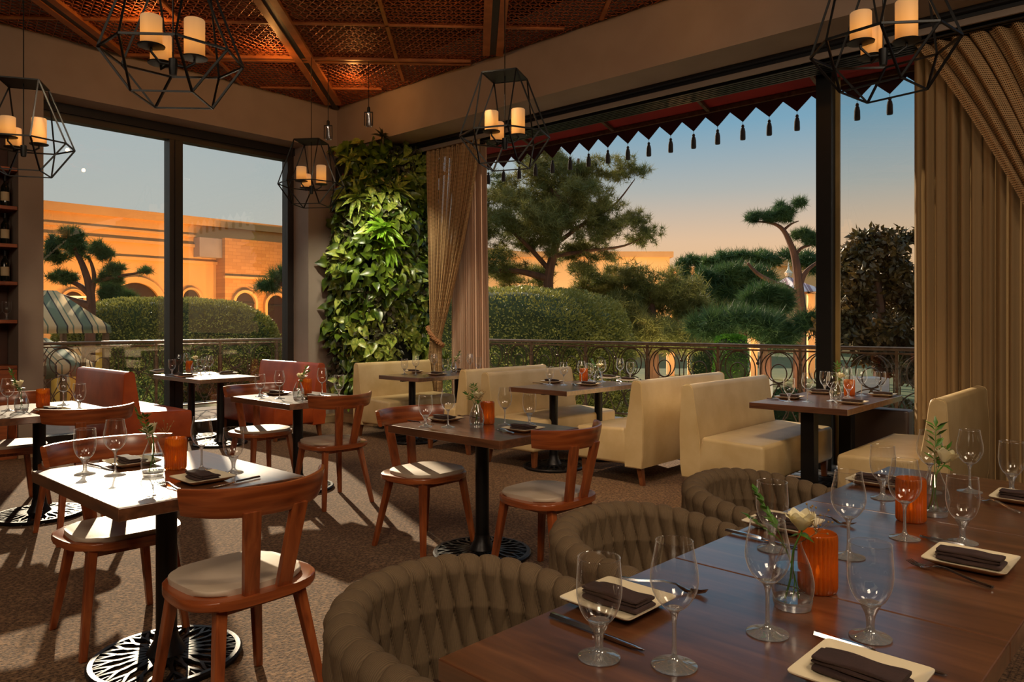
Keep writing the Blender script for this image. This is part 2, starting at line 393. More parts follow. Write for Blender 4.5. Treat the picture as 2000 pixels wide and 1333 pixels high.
def blob_points(blobs, n, shell=.45):
    """points inside ellipsoid blobs (cx,cy,cz,rx,ry,rz), biased to the outside"""
    bl = np.array(blobs, float); vol = bl[:, 3] * bl[:, 4] * bl[:, 5]; vol = vol ** .75; k = RNG.choice(len(bl), n, p=vol / vol.sum())
    d = rand_dirs(n); r = shell + (1 - shell) * RNG.random(n) ** .6
    d *= 1 + .16 * np.sin(d[:, :1] * 7 + k[:, None]) * np.cos(d[:, 1:2] * 9 + d[:, 2:3] * 5)
    return bl[k, :3] + d * r[:, None] * bl[k, 3:]
def clumps(blobs, k, f=.34, seed=3):
    """break each ellipsoid into k smaller ones near its surface, so that a crown has tufts and gaps"""
    g = np.random.default_rng(seed); out = []
    for bx in blobs:
        for _ in range(k):
            d = g.normal(size=3); d /= np.linalg.norm(d); r = .35 + .62 * g.random(); q = f * (.7 + .6 * g.random())
            out.append((bx[0] + d[0] * r * bx[3], bx[1] + d[1] * r * bx[4], bx[2] + d[2] * r * bx[5], bx[3] * q, bx[4] * q, bx[5] * q * 1.15))
    return out
# ------------------------------------------------------------------ room shell
XB = 5.96; YA = 8.62; ZC = 4.29; ZB = 3.72           # faces of the two beams, lattice height, underside of the beams
XG = 7.0; YG = 9.05                                  # glass planes
def struct(name, b, mat, parent=None, smooth=False):
    o = b.done(name, mat, parent, smooth=smooth)
    if parent is None: o['kind'] = 'structure'
    return o
struct('floor', B().box(-5.2, 7.0, -4.2, 9.1, -.15, 0), CARPET)
struct('wall_left', B().box(2.20, 2.42, YA, 9.25, 0, ZB).box(-5.2, 2.20, 9.0, 9.25, 0, ZB).box(-5.2, 1.2, YA, 9.0, 0, ZB).box(1.2, 2.20, YA, 9.0, 3.30, ZB)
       .box(5.51, 6.0, YA, 9.25, 0, ZB), WALL)
struct('wall_right', B().box(6.0, 7.15, 7.87, 9.25, 0, ZB).box(6.95, 7.15, -4.2, .72, 0, ZB), WALL)
struct('wall_back', B().box(-5.2, 7.0, -4.35, -4.2, 0, 4.8), WALL)
struct('wall_far_side', B().box(-5.35, -5.2, -4.2, 9.25, 0, 4.8), WALL)
struct('trim_1', B().box(-5.2, XB, YA, 9.25, ZB, 4.8), WALL)
struct('trim_2', B().box(XB, 6.46, -4.2, 9.25, ZB, 4.8), WALL)
struct('trim_3', B().box(6.46, 7.15, -4.2, 9.25, 4.0, 4.8), SOFFIT)
struct('ceiling', B().box(-5.2, XB, -4.2, YA, 4.62, 4.8), noise_mat('dark_plenum', L(66, 34, 22), L(50, 26, 18), 2, .8, 0))
b = B()
for x0, x1, y0, y1 in ((5.51, 6.0, 8.60, YA), (5.98, 6.0, 7.87, 8.62), (5.98, 7.1, 7.85, 7.87), (2.20, 2.42, 8.60, YA)):
    b.box(x0, x1, y0, y1, 0, .12, .004); b.box(x0 - .008, x1, y0 - .008, y1, 0, .085, .004); b.box(x0 - .012, x1, y0 - .012, y1, .085, .10, .003)
struct('baseboard_left', b, TRIMW)
# woven metal ceiling screen: mirrored wavy wires in a grid turned 45 degrees to the room
def uv2xy(u, v): return (np.asarray(u) + v) / math.sqrt(2), (np.asarray(u) - v) / math.sqrt(2)
def clipseg(Pm, ok, w, h):
    """ribbon boxes along polyline samples Pm (n,2); keep runs where ok"""
    d = np.diff(Pm, axis=0); d /= np.linalg.norm(d, axis=1)[:, None] + 1e-9; d = np.vstack([d, d[-1:]])
    nn = np.stack([-d[:, 1], d[:, 0]], 1) * w / 2
    z = np.full((len(Pm), 1), ZC)
    a = np.hstack([Pm - nn, z]); c = np.hstack([Pm + nn, z]); a2 = np.hstack([Pm - nn, z + h]); c2 = np.hstack([Pm + nn, z + h])
    V = np.stack([a, c, c2, a2], 1).reshape(-1, 3)
    i = np.nonzero(ok[:-1] & ok[1:])[0] * 4
    q = [np.stack([i + j, i + (j + 1) % 4, i + 4 + (j + 1) % 4, i + 4 + j], 1) for j in range(4)]
    return V, np.concatenate(q)
VS, FS, off = [], [], 0
def _ok(x, y): return (x < XB - .01) & (y < YA - .01) & (x * FW.x + y * FW.y > 4.3)
us = np.arange(2.0, 10.6, .14 / 7)
for i, v0 in enumerate(np.arange(-5.6, 4.4, .046)):
    v = v0 + (.0165 * np.sin(2 * math.pi * us / .14) * (1 if i % 2 else -1)); x, y = uv2xy(us, v)
    V, Fq = clipseg(np.stack([x, y], 1), _ok(x, y), .0085, .010); VS.append(V); FS.append(Fq + off); off += len(V)
vv = np.arange(-5.6, 4.4, .08)
for u0 in np.arange(2.0, 10.6, .07):
    x, y = uv2xy(np.full_like(vv, u0), vv)
    V, Fq = clipseg(np.stack([x, y], 1), _ok(x, y), .007, .006); VS.append(V); FS.append(Fq + off); off += len(V)
COPPER = noise_mat('copper_screen', L(176, 96, 54), L(146, 76, 42), 30, .42, 0, metal=.35)
_lat = fast_mesh('woven_ceiling_screen', np.concatenate(VS), np.concatenate(FS), COPPER); _lat['kind'] = 'structure'
_lat.name = 'ceiling_screen'
def rib(b, u0, v0, u1, v1, w, z0, z1):
    """board between two grid points, clipped to the room"""
    n = 60; ps = [uv2xy(u0 + (u1 - u0) * t / n, v0 + (v1 - v0) * t / n) for t in range(n + 1)]
    ps = [(float(x), float(y)) for x, y in ps]
    keep = [p for p in ps if p[0] < XB - .03 and p[1] < YA - .03 and p[0] > -5 and p[1] > -4]
    if len(keep) < 2: return
    a, c = Vector((*keep[0], 0)), Vector((*keep[-1], 0)); d = (c - a).normalized(); s = Vector((-d.y, d.x, 0)) * w / 2
    b.hexa([(a - s) + Vector((0, 0, z0)), (c - s) + Vector((0, 0, z0)), (c + s) + Vector((0, 0, z0)), (a + s) + Vector((0, 0, z0))],
           [(a - s) + Vector((0, 0, z1)), (c - s) + Vector((0, 0, z1)), (c + s) + Vector((0, 0, z1)), (a + s) + Vector((0, 0, z1))])
bm_, bt_, bd_ = B(), B(), B()
for v0 in (-5.90, -3.87, -1.88, .20, 2.25, 4.3):
    for o_ in (-.072, .072): rib(bm_, -4, v0 + o_, 10.5, v0 + o_, .075, ZC - .035, ZC + .06)
    rib(bd_, -4, v0, 10.5, v0, .075, ZC - .022, ZC + .06)
    rib(bt_, -4, v0 + 1.02, 10.5, v0 + 1.02, .035, ZC - .018, ZC + .03)
for u0 in (.23, 2.26, 4.29, 6.33, 8.36):
    for o_ in (-.042, .042): rib(bm_, u0 + o_, -6.2, u0 + o_, 5, .045, ZC - .026, ZC + .06)
    rib(bd_, u0, -6.2, u0, 5, .042, ZC - .016, ZC + .06)
    rib(bt_, u0 + 1.03, -6.2, u0 + 1.03, 5, .03, ZC - .018, ZC + .03)
struct('trim_4', bm_, WOODRIB); struct('trim_5', bt_, WOODRIB); struct('trim_6', bd_, DARKF)
# left window wall
w = thing('window_1', None, None); w['kind'] = 'structure'
fr = B()
fr.box(2.42, 5.51, 8.98, 9.12, 3.55, ZB).box(2.42, 5.51, 8.98, 9.12, 0, .14).box(5.42, 5.51, 8.98, 9.12, .14, 3.55).box(2.42, 2.46, 8.98, 9.12, .14, 3.55)
fr.box(2.42, 5.51, 8.95, 8.98, 3.62, ZB)
fr.done('window_frame', DARKF, w, smooth=False)
B().box(3.84, 4.00, 8.97, 9.13, .14, 3.55, .004).box(3.90, 3.92, 8.955, 8.97, .14, 3.55).done('mullion', DARKF, w, smooth=False)
for x0, x1 in ((2.46, 3.84), (4.00, 5.42)): B().box(x0, x1, 9.045, 9.051, .14, 3.55).done('pane', PANE, w, smooth=False)
# right window wall, folded open up to the black post, one fixed pane right of it
w = thing('window_2', None, None); w['kind'] = 'structure'
B().box(6.93, 7.07, 2.365, 2.505, 0, 3.7, .004).done('post', BLACK, w, smooth=False)
B().box(7.03, 7.05, 2.325, 2.365, .05, 3.6).done('glazing_bead', noise_mat('brass_bead', L(150, 124, 74), L(130, 106, 60), 4, .4, 0), w, smooth=False)
B().box(7.037, 7.043, .72, 2.365, .05, 3.62).done('pane', PANE, w, smooth=False)
hb = B()
hb.box(6.46, 6.56, .6, 7.8, 3.66, 3.80).box(6.40, 6.46, .6, 7.8, ZB - .03, ZB)
for i in range(6): hb.box(6.56 + i * .052, 6.592 + i * .052, .6, 7.8, 3.60, 3.66)
hb.box(6.56, 6.90, .6, 7.8, 3.64, 3.9).box(6.90, 7.12, .6, 7.8, 3.76, 4.0)
hb.done('header_track', noise_mat('track_metal', L(16, 17, 24), L(12, 13, 19), 5, .45, 0), w, smooth=False)
B().box(6.47, 6.49, .6, 7.8, 3.61, 3.665).done('header_strip', WALL, w, smooth=False)
tb = B()
for i in range(7): tb.box(6.62 + i * .085, 6.67 + i * .085, .72, 7.85, 0, .014 if i % 2 else .008)
tb.box(6.58, 7.2, .72, 7.85, 0, .005)
tb.done('floor_track', SILV, w, smooth=False)
# terrace
STONE = noise_mat('terrace_stone', L(150, 134, 122), L(130, 116, 104), 3, .95, .2, 20)
struct('terrace_floor', B().box(-5, 7.0, 9.25, 11.7, -.15, -.005), STONE); struct('terrace_floor', B().box(7.0, 9.0, -3, 11.7, -.15, -.005), noise_mat('lightened_terrace_stone', L(206, 196, 184), L(188, 176, 164), 3, .8, .2, 20))  # window-side stone lightened to bounce light onto the beam soffit
GROUND = noise_mat('garden_ground', L(58, 76, 40), L(78, 88, 50), 1.5, .95, .5, 30)
struct('ground', B().box(-120, 160, -60, 200, -1.4, -1.2), GROUND)
PATHM = M('path_paving', L(188, 164, 148), .95); _v = PATHM.coord(); _bk = PATHM.n('TexBrick', Scale=1.2); _bk.inputs['Color1'].default_value = L(156, 134, 120); _bk.inputs['Color2'].default_value = L(138, 118, 106); _bk.inputs['Mortar'].default_value = L(120, 100, 90); _bk.inputs['Mortar Size'].default_value = .012
PATHM.l(_v, _bk.inputs[0]); PATHM.l(_bk.outputs[0], PATHM.b.inputs['Base Color'])
struct('path', B().box(-6, 12.5, 11.8, 15.2, -1.2, -1.18).box(12.5, 26, 1, 4.6, -1.2, -1.18).box(12.4, 14.5, 4.6, 15.2, -1.2, -1.18), PATHM)

# ------------------------------------------------------------------ wrought iron railings
def railing(name, L_, label, n_units):
    t = thing(name, label, 'railing')
    B().tube([(0, 0, 1.07), (L_, 0, 1.07)], .024, 10).done('handrail', BRONZE, t)
    B().box(0, L_, -.012, .012, .07, .095).box(0, L_, -.009, .009, 1.01, 1.03).done('bottom_rail', BRONZE, t, smooth=False)
    p = L_ / n_units
    for i in range(0, n_units + 1, 2): B().box(i * p - .016, i * p + .016, -.016, .016, 0, 1.05).done('post', BRONZE, t, smooth=False)
    def arc(b, cx, cz, rx, rz, a0, a1, r=.0075, n=18):
        b.tube([(cx + rx * math.cos(a0 + (a1 - a0) * i / n), 0, cz + rz * math.sin(a0 + (a1 - a0) * i / n)) for i in range(n + 1)], r, 5)
    b = B(); PI = math.pi
    for k in range(2):
        cx = p * (k + .5)
        b.tube([(cx - p * .44, 0, .58), (cx - p * .44, 0, .76)] + [(cx + p * .44 * math.cos(PI - PI * i / 16), 0, .78 + .23 * math.sin(PI * i / 16)) for i in range(17)] + [(cx + p * .44, 0, .76), (cx + p * .44, 0, .58)], .0075, 5)
        arc(b, cx, .815, .165, .185, 0, 2 * PI, n=26); arc(b, cx, .745, .098, .112, 0, 2 * PI, n=20)
        arc(b, cx, .40, p * .47, .22, 0, PI); arc(b, cx, .30, .12, .12, 0, 2 * PI, n=20)
        b.tube([(cx - p * .5, 0, .60), (cx, 0, .10)], .0075, 5); b.tube([(cx + p * .5, 0, .60), (cx, 0, .10)], .0075, 5)
        b.tube([(cx - p * .5, 0, .10), (cx, 0, .62)], .0075, 5); b.tube([(cx + p * .5, 0, .10), (cx, 0, .62)], .0075, 5)
        for s in (-1, 1): b.tube([(cx + s * p * .5, 0, .88), (cx + s * (p * .5 - .07), 0, 1.02)], .0075, 5)
        for z in (.86, .64): b.ball((cx + p * .5, 0, z), .022, 8)
        b.ball((cx, 0, .60), .018, 8)
    me = None
    for i in range(0, n_units, 2):
        if me is None: o = b.done('scroll_panel', SCROLL, t); me = o.data
        else: o = bpy.data.objects.new('scroll_panel', me); COL.objects.link(o); o.parent = t
        o.location = (i * p, 0, 0)
    return t
r = railing('balcony_railing', 11.44, 'bronze topped wrought iron railing with ring scrolls beyond the open right-hand window', 22); r.location = (8.75, -2.9, 0); r.rotation_euler = (0, 0, math.pi / 2)
r = railing('balcony_railing', 13.0, 'wrought iron scroll railing outside the left-hand window glass', 26); r.location = (-4.3, 11.45, 0)

# ------------------------------------------------------------------ awning with scalloped valance and tassels
RED = noise_mat('red_awning_cloth', L(150, 34, 26), L(128, 26, 22), 2, .8, 0); MAROON = noise_mat('maroon_valance', L(74, 24, 34), L(60, 20, 30), 4, .8, 0)
aw = thing('awning', 'red fabric awning with pointed maroon valance over the open window', 'awning', (0, 0, 0))
B().hexa([(6.95, .2, 4.05), (7.8, .2, 3.80), (7.8, 8.2, 3.80), (6.95, 8.2, 4.05)], [(6.95, .2, 4.06), (7.8, .2, 3.81), (7.8, 8.2, 3.81), (6.95, 8.2, 4.06)]).done('canopy', RED, aw, smooth=False)
B().box(7.78, 7.83, .2, 8.2, 3.745, 3.80, .006).done('front_bar', BRONZE, aw, smooth=False)
for y in (.9, 2.75, 4.0, 5.3, 6.6, 7.8):
    B().hexa([(7.0, y, 3.98), (7.78, y, 3.76), (7.78, y + .04, 3.76), (7.0, y + .04, 3.98)], [(7.0, y, 4.02), (7.78, y, 3.80), (7.78, y + .04, 3.80), (7.0, y + .04, 4.02)]).done('arm', BRONZE, aw, smooth=False)
b = B(); y0 = 3.015 + .3 * -9
pts = []
for k in range(27):
    yc = y0 + .3 * k
    vs = [(7.80, yc - .15, 3.78), (7.80, yc + .15, 3.78), (7.80, yc + .15, 3.71), (7.80, yc, 3.575), (7.80, yc - .15, 3.71)]
    vs2 = [(7.808, y, z) for _, y, z in vs]
    b.add(vs + vs2, [(0, 1, 2, 3, 4), (9, 8, 7, 6, 5), (1, 0, 5, 6), (2, 1, 6, 7), (3, 2, 7, 8), (4, 3, 8, 9), (0, 4, 9, 5)])
b.done('valance', MAROON, aw, smooth=False)
TASS = noise_mat('grey_tassel_yarn', L(62, 56, 56), L(48, 44, 46), 40, .9, .5, 200)
tm = None
for k in range(3, 27):
    yc = y0 + .3 * k
    if tm is None:
        b = B(); b.tube([(0, 0, 0), (0, 0, -.04)], .002, 4)
        b.lathe([(0, -.03), (.012, -.033), (.018, -.05), (.013, -.062), (.021, -.074), (.028, -.11), (.030, -.185), (.027, -.20), (0, -.197)], 12)
        o = b.done('tassel', TASS, aw); tm = o.data
    else: o = bpy.data.objects.new('tassel', tm); COL.objects.link(o); o.parent = aw
    o.location = (7.804, yc, 3.577)

# ------------------------------------------------------------------ curtains
MM = M('open_weave_drape', L(176, 140, 100), .85)
_tc = MM.n('TexCoord'); _sp = MM.n('SeparateXYZ'); MM.l(_tc.outputs['UV'], _sp.inputs[0])
_bk = MM.n('TexBrick', Scale=1.0); _bk.offset = 0; _bk.inputs['Brick Width'].default_value = .020; _bk.inputs['Row Height'].default_value = .017
_bk.inputs['Mortar Size'].default_value = .0052; _bk.inputs['Mortar Smooth'].default_value = .3; MM.l(_tc.outputs['UV'], _bk.inputs[0])
_nz = MM.n('TexNoise', Scale=6, Detail=2); MM.l(_tc.outputs['UV'], _nz.inputs[0])
MM.l(MM.ramp(_bk.outputs['Fac'], [(.2, L(80, 56, 36)), (.7, L(186, 150, 106))]), MM.b.inputs['Base Color'])
MM.bump(_bk.outputs['Fac'], .8, .004)
_tr = MM.n('BsdfTransparent'); _mx = MM.n('MixShader'); _mf = MM.math('MULTIPLY', MM.math('SUBTRACT', 1.0, _bk.outputs['Fac']), .38)
MM.l(_mf, _mx.inputs[0]); MM.l(MM.b.outputs[0], _mx.inputs[1]); MM.l(_tr.outputs[0], _mx.inputs[2]); MM.l(_mx.outputs[0], MM.out.inputs[0]); WEAVE = MM
def cloth(name, c, tr):
    m = M(name, c, .8); tl = m.n('BsdfTranslucent'); tl.inputs[0].default_value = c; mx = m.n('MixShader'); mx.inputs[0].default_value = tr
    m.l(m.b.outputs[0], mx.inputs[1]); m.l(tl.outputs[0], mx.inputs[2]); m.l(mx.outputs[0], m.out.inputs[0]); return m
LINING = cloth('pleated_lining', L(200, 166, 140), .35); LININGR = cloth('pleated_lining_tan', L(158, 128, 88), .2)
def pleated(name, xs, yfun, zt, zb, n, folds, amp, mat, parent=None, nz=40, width=3.0, sharp=1.0):
    """curtain surface: yfun(s,z01)->y along the wall, xs(s,t)->x"""
    V, UV = [], []
    for j in range(nz + 1):
        t = j / nz; z = zt + (zb - zt) * t
        for i in range(n + 1):
            s = i / n; y = yfun(s, t); a = amp(s, t)
            ph = 2 * math.pi * folds * s + .5 * math.sin(5 * s + 2 * t)
            x = xs(s, t) + a * (math.sin(ph) + .35 * math.sin(2.3 * ph + 1))
            V.append((x, y + .4 * a * math.cos(ph), z)); UV.append((s * width, z))
    idx = np.arange((nz + 1) * (n + 1)).reshape(nz + 1, n + 1)
    Fq = np.stack([idx[:-1, :-1], idx[:-1, 1:], idx[1:, 1:], idx[1:, :-1]], -1).reshape(-1, 4)
    return fast_mesh(name, V, Fq, mat, parent, smooth=True, uv=UV)
lerp = lambda a, c, t: a + (c - a) * t
def sm(t): t = max(0, min(1, t)); return t * t * (3 - 2 * t)
# left drape: gathered at Y 7.05-7.2 by a tieback at z 1.2
ZT = 1.18
def drape_y(yo, yi, yt_o, yt_i, yb_o, yb_i, zt=ZB - .01, zb=.02, pw=1.6):
    tt = (zt - ZT) / (zt - zb)
    def f(s, t):
        if t < tt: k = t / tt; q = k ** pw; o = lerp(yo, yt_o, sm(k)); i = lerp(yi, yt_i, q)
        else: k = (t - tt) / (1 - tt); o = lerp(yt_o, yb_o, sm(k)); i = lerp(yt_i, yb_i, sm(k))
        return lerp(o, i, s)
    return f
cl = thing('curtain', 'tied-back open-weave drape beside the plant wall with pinkish pleated lining behind', 'curtain')
pleated('drape', lambda s, t: 6.52, drape_y(7.42, 6.40, 7.34, 7.12, 7.50, 7.10, pw=1.35), ZB - .01, .02, 150, 11, lambda s, t: .032 * (1 - .45 * sm(1 - abs(t - .7) * 4)), WEAVE, cl, 50, 2.6)
pleated('lining', lambda s, t: 6.68, lambda s, t: lerp(7.10, lerp(6.46, 6.40, t), s), ZB - .01, .02, 200, 17, lambda s, t: .018, LINING, cl, 24, 2.2)
def tieback(y0, y1, x, z, parent):
    b = B()
    for k in range(3):
        b.tube([(x - .075 + .02 * math.sin(i * 1.2 + k * 2.1) + .05 * (2 * i / 24 - 1) ** 2, lerp(y0, y1, i / 24), z + .13 * (1 - 2 * i / 24) * (1 if y1 < y0 else -1) * .9 + .02 * math.cos(i * 1.2 + k * 2.1)) for i in range(25)], .017, 6)
    b.done('tieback', noise_mat('braided_cord', L(150, 104, 66), L(124, 82, 50), 60, .85, .5, 200), parent)
tieback(7.36, 7.06, 6.52, 1.18, cl)
cr = thing('curtain', 'large open-weave drape sweeping to the right edge over tan pleated lining', 'curtain')
pleated('drape', lambda s, t: 6.68, drape_y(-.35, 1.70, .10, .42, -.1, .5, pw=.80), ZB - .01, .02, 260, 15, lambda s, t: .045 * (1 - .4 * sm(1 - abs(t - .7) * 4)), WEAVE, cr, 60, 5.2)
pleated('lining', lambda s, t: 6.80, lambda s, t: lerp(-.1, 1.64, s), ZB - .01, .02, 330, 21, lambda s, t: .034 + .008 * math.sin(9 * s), LININGR, cr, 24, 4.0)
tieback(.05, .46, 6.68, 1.18, cr)

# ------------------------------------------------------------------ living plant wall in the corner
pw = thing('plant_wall', 'tall living wall of glossy green leaves between the two windows', 'plant wall', (0, 0, 0))
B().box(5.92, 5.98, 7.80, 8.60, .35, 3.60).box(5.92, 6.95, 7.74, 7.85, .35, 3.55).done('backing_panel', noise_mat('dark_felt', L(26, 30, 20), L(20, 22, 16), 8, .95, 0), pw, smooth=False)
def wall_pts(n):
    """points and outward normals wrapping the corner: 0..0.8 m on the -X face, then 1 m on the -Y face"""
    s = RNG.random(n) * 1.78; z = .38 + RNG.random(n) * 3.32; d = .03 + .26 * RNG.random(n) ** 1.3
    d *= .62 + .38 * np.sin(s * 5 + z * 3) * np.sin(z * 4.1 - s * 3)
    left = s < .72
    pos = np.where(left[:, None], np.stack([5.92 - d, 8.56 - s, z], 1), np.stack([5.92 + (s - .78) - .04, 7.76 - d, z], 1))
    nor = np.where(left[:, None], np.array([[-1, -.25, 0]]), np.array([[-.25, -1, 0]]))
    return pos, nor / np.linalg.norm(nor, axis=1)[:, None], s, z
def plant_mass(name, n, size, mat, sel, aspect, hang=.5, parent=pw):
    pos, nor, s, z = wall_pts(n * 6); k = np.nonzero(sel(s, z))[0][:n]; pos, nor = pos[k], nor[k]
    ax = rand_dirs(len(k)) * .75 + nor * .35; ax[:, 2] -= hang; ax /= np.linalg.norm(ax, axis=1)[:, None]
    nn = nor + rand_dirs(len(k)) * .45; nn[:, 2] += .35
    V, Fq = leaves_ovate(pos, size, ax, nn, aspect, .45)
    return fast_mesh(name, V, Fq, mat, parent, smooth=True)
_patch = lambda s, z, k: np.sin(s * 3.1 * k + 1.3) * np.sin(z * 2.3 * k + s * 2) + .35 * np.sin(7 * s + 3 * z)
plant_mass('pothos_leaves', 3000, .135, POTHOS, lambda s, z: _patch(s, z, 1) < .45, .68)
plant_mass('variegated_leaves', 900, .16, POTHOSY, lambda s, z: (_patch(s, z, 1.4) > .12) & (s > .25), .60)
plant_mass('small_dark_leaves', 2600, .07, DARKLEAF, lambda s, z: _patch(s + .5, z, 1.7) > .15, .55, .2)
plant_mass('small_pale_leaves', 1500, .06, POTHOSY, lambda s, z: (_patch(s + .9, z + .4, 1.6) > .35), .6, .1)
plant_mass('red_leaves', 320, .045, REDLEAF, lambda s, z: (np.hypot(s - .45, z - 3.2) < .16) | (np.hypot(s - .9, z - 2.55) < .12) | (np.hypot(s - 1.25, z - 2.9) < .13), .6, .1)
for (s_, z_, sz, mat, nl) in ((.86, 2.55, .30, LIME, 22), (.93, 2.30, .26, LIME, 16), (1.05, 3.05, .24, POTHOSY, 16), (.72, 2.95, .22, POTHOSY, 14), (1.22, 2.75, .2, POTHOSY, 12), (.55, 3.45, .2, POTHOSY, 12), (.83, 3.72, .13, DARKLEAF, 16)):
    c = np.array([5.86 + (s_ - .78), 7.58, z_]) if s_ > .72 else np.array([5.72, 8.56 - s_, z_])
    ax = rand_dirs(nl); ax[:, 1] = -np.abs(ax[:, 1]) * .8; ax[:, 0] -= .2; ax[:, 2] = ax[:, 2] * .9 + .25; ax /= np.linalg.norm(ax, axis=1)[:, None]
    nn = rand_dirs(nl) * .3 + np.array([[-.3, -.6, .8]])
    V, Fq = leaves_ovate(np.repeat(c[None], nl, 0), sz, ax, nn, .26, .25, .3); fast_mesh('rosette_plant', V, Fq, mat, pw, smooth=True)

# ------------------------------------------------------------------ two small spotlights aimed at the plant wall
def spot_fixture(loc, label):
    t = thing('pendant_spotlight', label, 'spotlight', loc, AZ - math.pi / 2, 'spotlights over the plant wall')
    B().tube([(0, 0, .10), (0, 0, ZC - loc[2])], .004, 6).done('cord', BLACK, t)
    B().lathe([(.018, .06), (.018, .11), (.012, .12)], 12).box(-.045, .045, -.006, .006, .055, .065).box(-.048, -.040, -.006, .006, -.09, .062).box(.040, .048, -.006, .006, -.09, .062).done('bracket', BLACK, t, smooth=False)
    B().lathe([(.020, .05), (.026, .03), (.030, -.05), (.038, -.075), (.038, -.10), (.034, -.10), (.030, -.08)], 18, T(0, 0, 0, 0, math.radians(20)), cap=False).done('lamp_head', STEEL, t)
    B().lathe([(0, -.082), (.031, -.082), (.031, -.086), (0, -.086)], 18, T(0, 0, 0, 0, math.radians(20))).done('lens', emit('lamp_lens', (1, .86, .6, 1), 6), t)
    return t
l1 = W(641, 256, 8.5); l2 = W(720, 230, 8.3)
spot_fixture(l1, 'small black hanging spotlight in front of the left side of the plant wall'); spot_fixture(l2, 'small black hanging spotlight against the beam right of the room corner')
light('plant_spot_1', 'SPOT', l1 + Vector((.0, -.0, -.14)), 120, (1, .92, .66), to=(5.85, 8.1, 1.4), size=.03, spot_size=math.radians(66), spot_blend=.7)
light('plant_spot_2', 'SPOT', l2 + Vector((.0, -.0, -.14)), 150, (1, .92, .66), to=(6.3, 7.75, 1.6), size=.03, spot_size=math.radians(66), spot_blend=.7)
for q in ((690, 150), (530, 92), (280, 22), (840, -60), (1250, -120)):
    p_ = P(q[0], q[1], ZC); light('ceiling_uplight', 'POINT', (p_.x, p_.y, ZC - .13), 6.5, (1, .42, .10), size=.03)

# ------------------------------------------------------------------ bottle shelves at the far left
sh = thing('wall_shelf_unit', 'dark wooden wall shelves with bottles and glasses at the left edge of the room', 'shelf', (0, 0, 0))
B().box(1.21, 2.195, 8.975, 8.995, 0, 3.28).done('back_board', noise_mat('dark_back', L(86, 52, 36), L(74, 44, 30), 3, .6, 0), sh, smooth=False)
SZ = [.93, 1.385, 1.765, 2.14, 2.515, 2.90]
for z in SZ: B().box(1.21, 2.195, 8.63, 8.97, z - .035, z, .003).done('shelf_board', WOODS, sh, smooth=False)
B().box(1.21, 2.195, 8.64, 8.97, .0, .89).done('cabinet', WOODS, sh, smooth=False)
BOTM = M('dark_bottle_glass', L(16, 22, 14), .08); BOTM.b.inputs['Coat Weight'].default_value = .6
BOTR = M('brown_bottle_glass', L(60, 24, 10), .08); LABELM = M('paper_label', L(196, 176, 140), .7)
bp = {}
def bottle(x, y, z, kind, label, grp):
    if kind not in bp:
        t = thing('wine_bottle', label, 'bottle', (x, y, z), 0, grp)
        B().lathe([(0, .001), (.036, .001), (.038, .02), (.038, .19), (.030, .215), (.014, .24), (.0135, .30), (.016, .302), (.016, .312), (0, .312)], 18).done('bottle_body', BOTM if kind == 0 else BOTR, t)
        B().lathe([(.0385, .06), (.0385, .15)], 18, cap=False).done('paper_label', LABELM, t)
        B().lathe([(.0145, .262), (.0145, .30), (.0172, .302), (.0172, .314), (0, .3145)], 14).done('foil_cap', MAROON if kind else BLACK, t)
        bp[kind] = t
    else:
        t = copy_tree(bp[kind]); t.location = (x, y, z); t['label'] = label; t['group'] = grp
pos_w = ['second shelf from the top', 'third shelf from the top', 'fourth shelf from the top']
for si, z in enumerate((2.515, 2.14, 1.765)):
    for k, (x, kd) in enumerate(((2.12, 0), (2.035, 1), (1.95, 0))):
        bottle(x, 8.76, z, kd, f"{['dark green', 'brown', 'dark green'][k]} bottle on the {pos_w[si]}, {['nearest the pilaster', 'second from the pilaster', 'third from the pilaster'][k]}", 'bottles on the wall shelves')
# ------------------------------------------------------------------ garden beyond the railings
def tree(name, label, cat, blobs, n, kind, trunk, group=None, size=.2, per=9, width=.006, mat=None, barkm=None, nc=9, cf=.34):
    t = thing(name, label, cat, trunk[0][0][0] if trunk else blobs[0][:3], 0, group)
    o0 = Vector(t.location)
    if trunk:
        b = B()
        for pts, rr in trunk:
            pts = [Vector(p) - o0 for p in pts]; k = len(pts)
            # smooth the polyline
            q = []
            for i in range(k - 1):
                for j in range(5):
                    u = j / 5; p0 = pts[max(i - 1, 0)]; p1 = pts[i]; p2 = pts[i + 1]; p3 = pts[min(i + 2, k - 1)]
                    q.append(.5 * ((2 * p1) + (-p0 + p2) * u + (2 * p0 - 5 * p1 + 4 * p2 - p3) * u * u + (-p0 + 3 * p1 - 3 * p2 + p3) * u ** 3))
            q.append(pts[-1]); m = len(q)
            b.tube(q, [rr[0] + (rr[1] - rr[0]) * i / (m - 1) for i in range(m)], 8)
        b.done('trunk', barkm or BARK, t)
    c = blob_points(clumps(blobs, nc, cf), n, .2) - np.array(o0)
    if kind == 'needle': V, Fq = needles(c, size, per, width)
    else: V, Fq = leaves(c, size, aspect=.5)
    fast_mesh('crown', V, Fq, mat, t)
    return t
def bl(px, py, d, rx, rz, ry=None):
    """blob centred at pixel (px,py) depth d, radii in pixels"""
    p = W(px, py, d); k = d / F; return (p.x, p.y, p.z, rx * k, (ry or rx) * k, rz * k)
def ground_at(px, d): p = W(px, 630, d); return (p.x, p.y, -1.2)
def w3(px, py, d): return tuple(W(px, py, d))
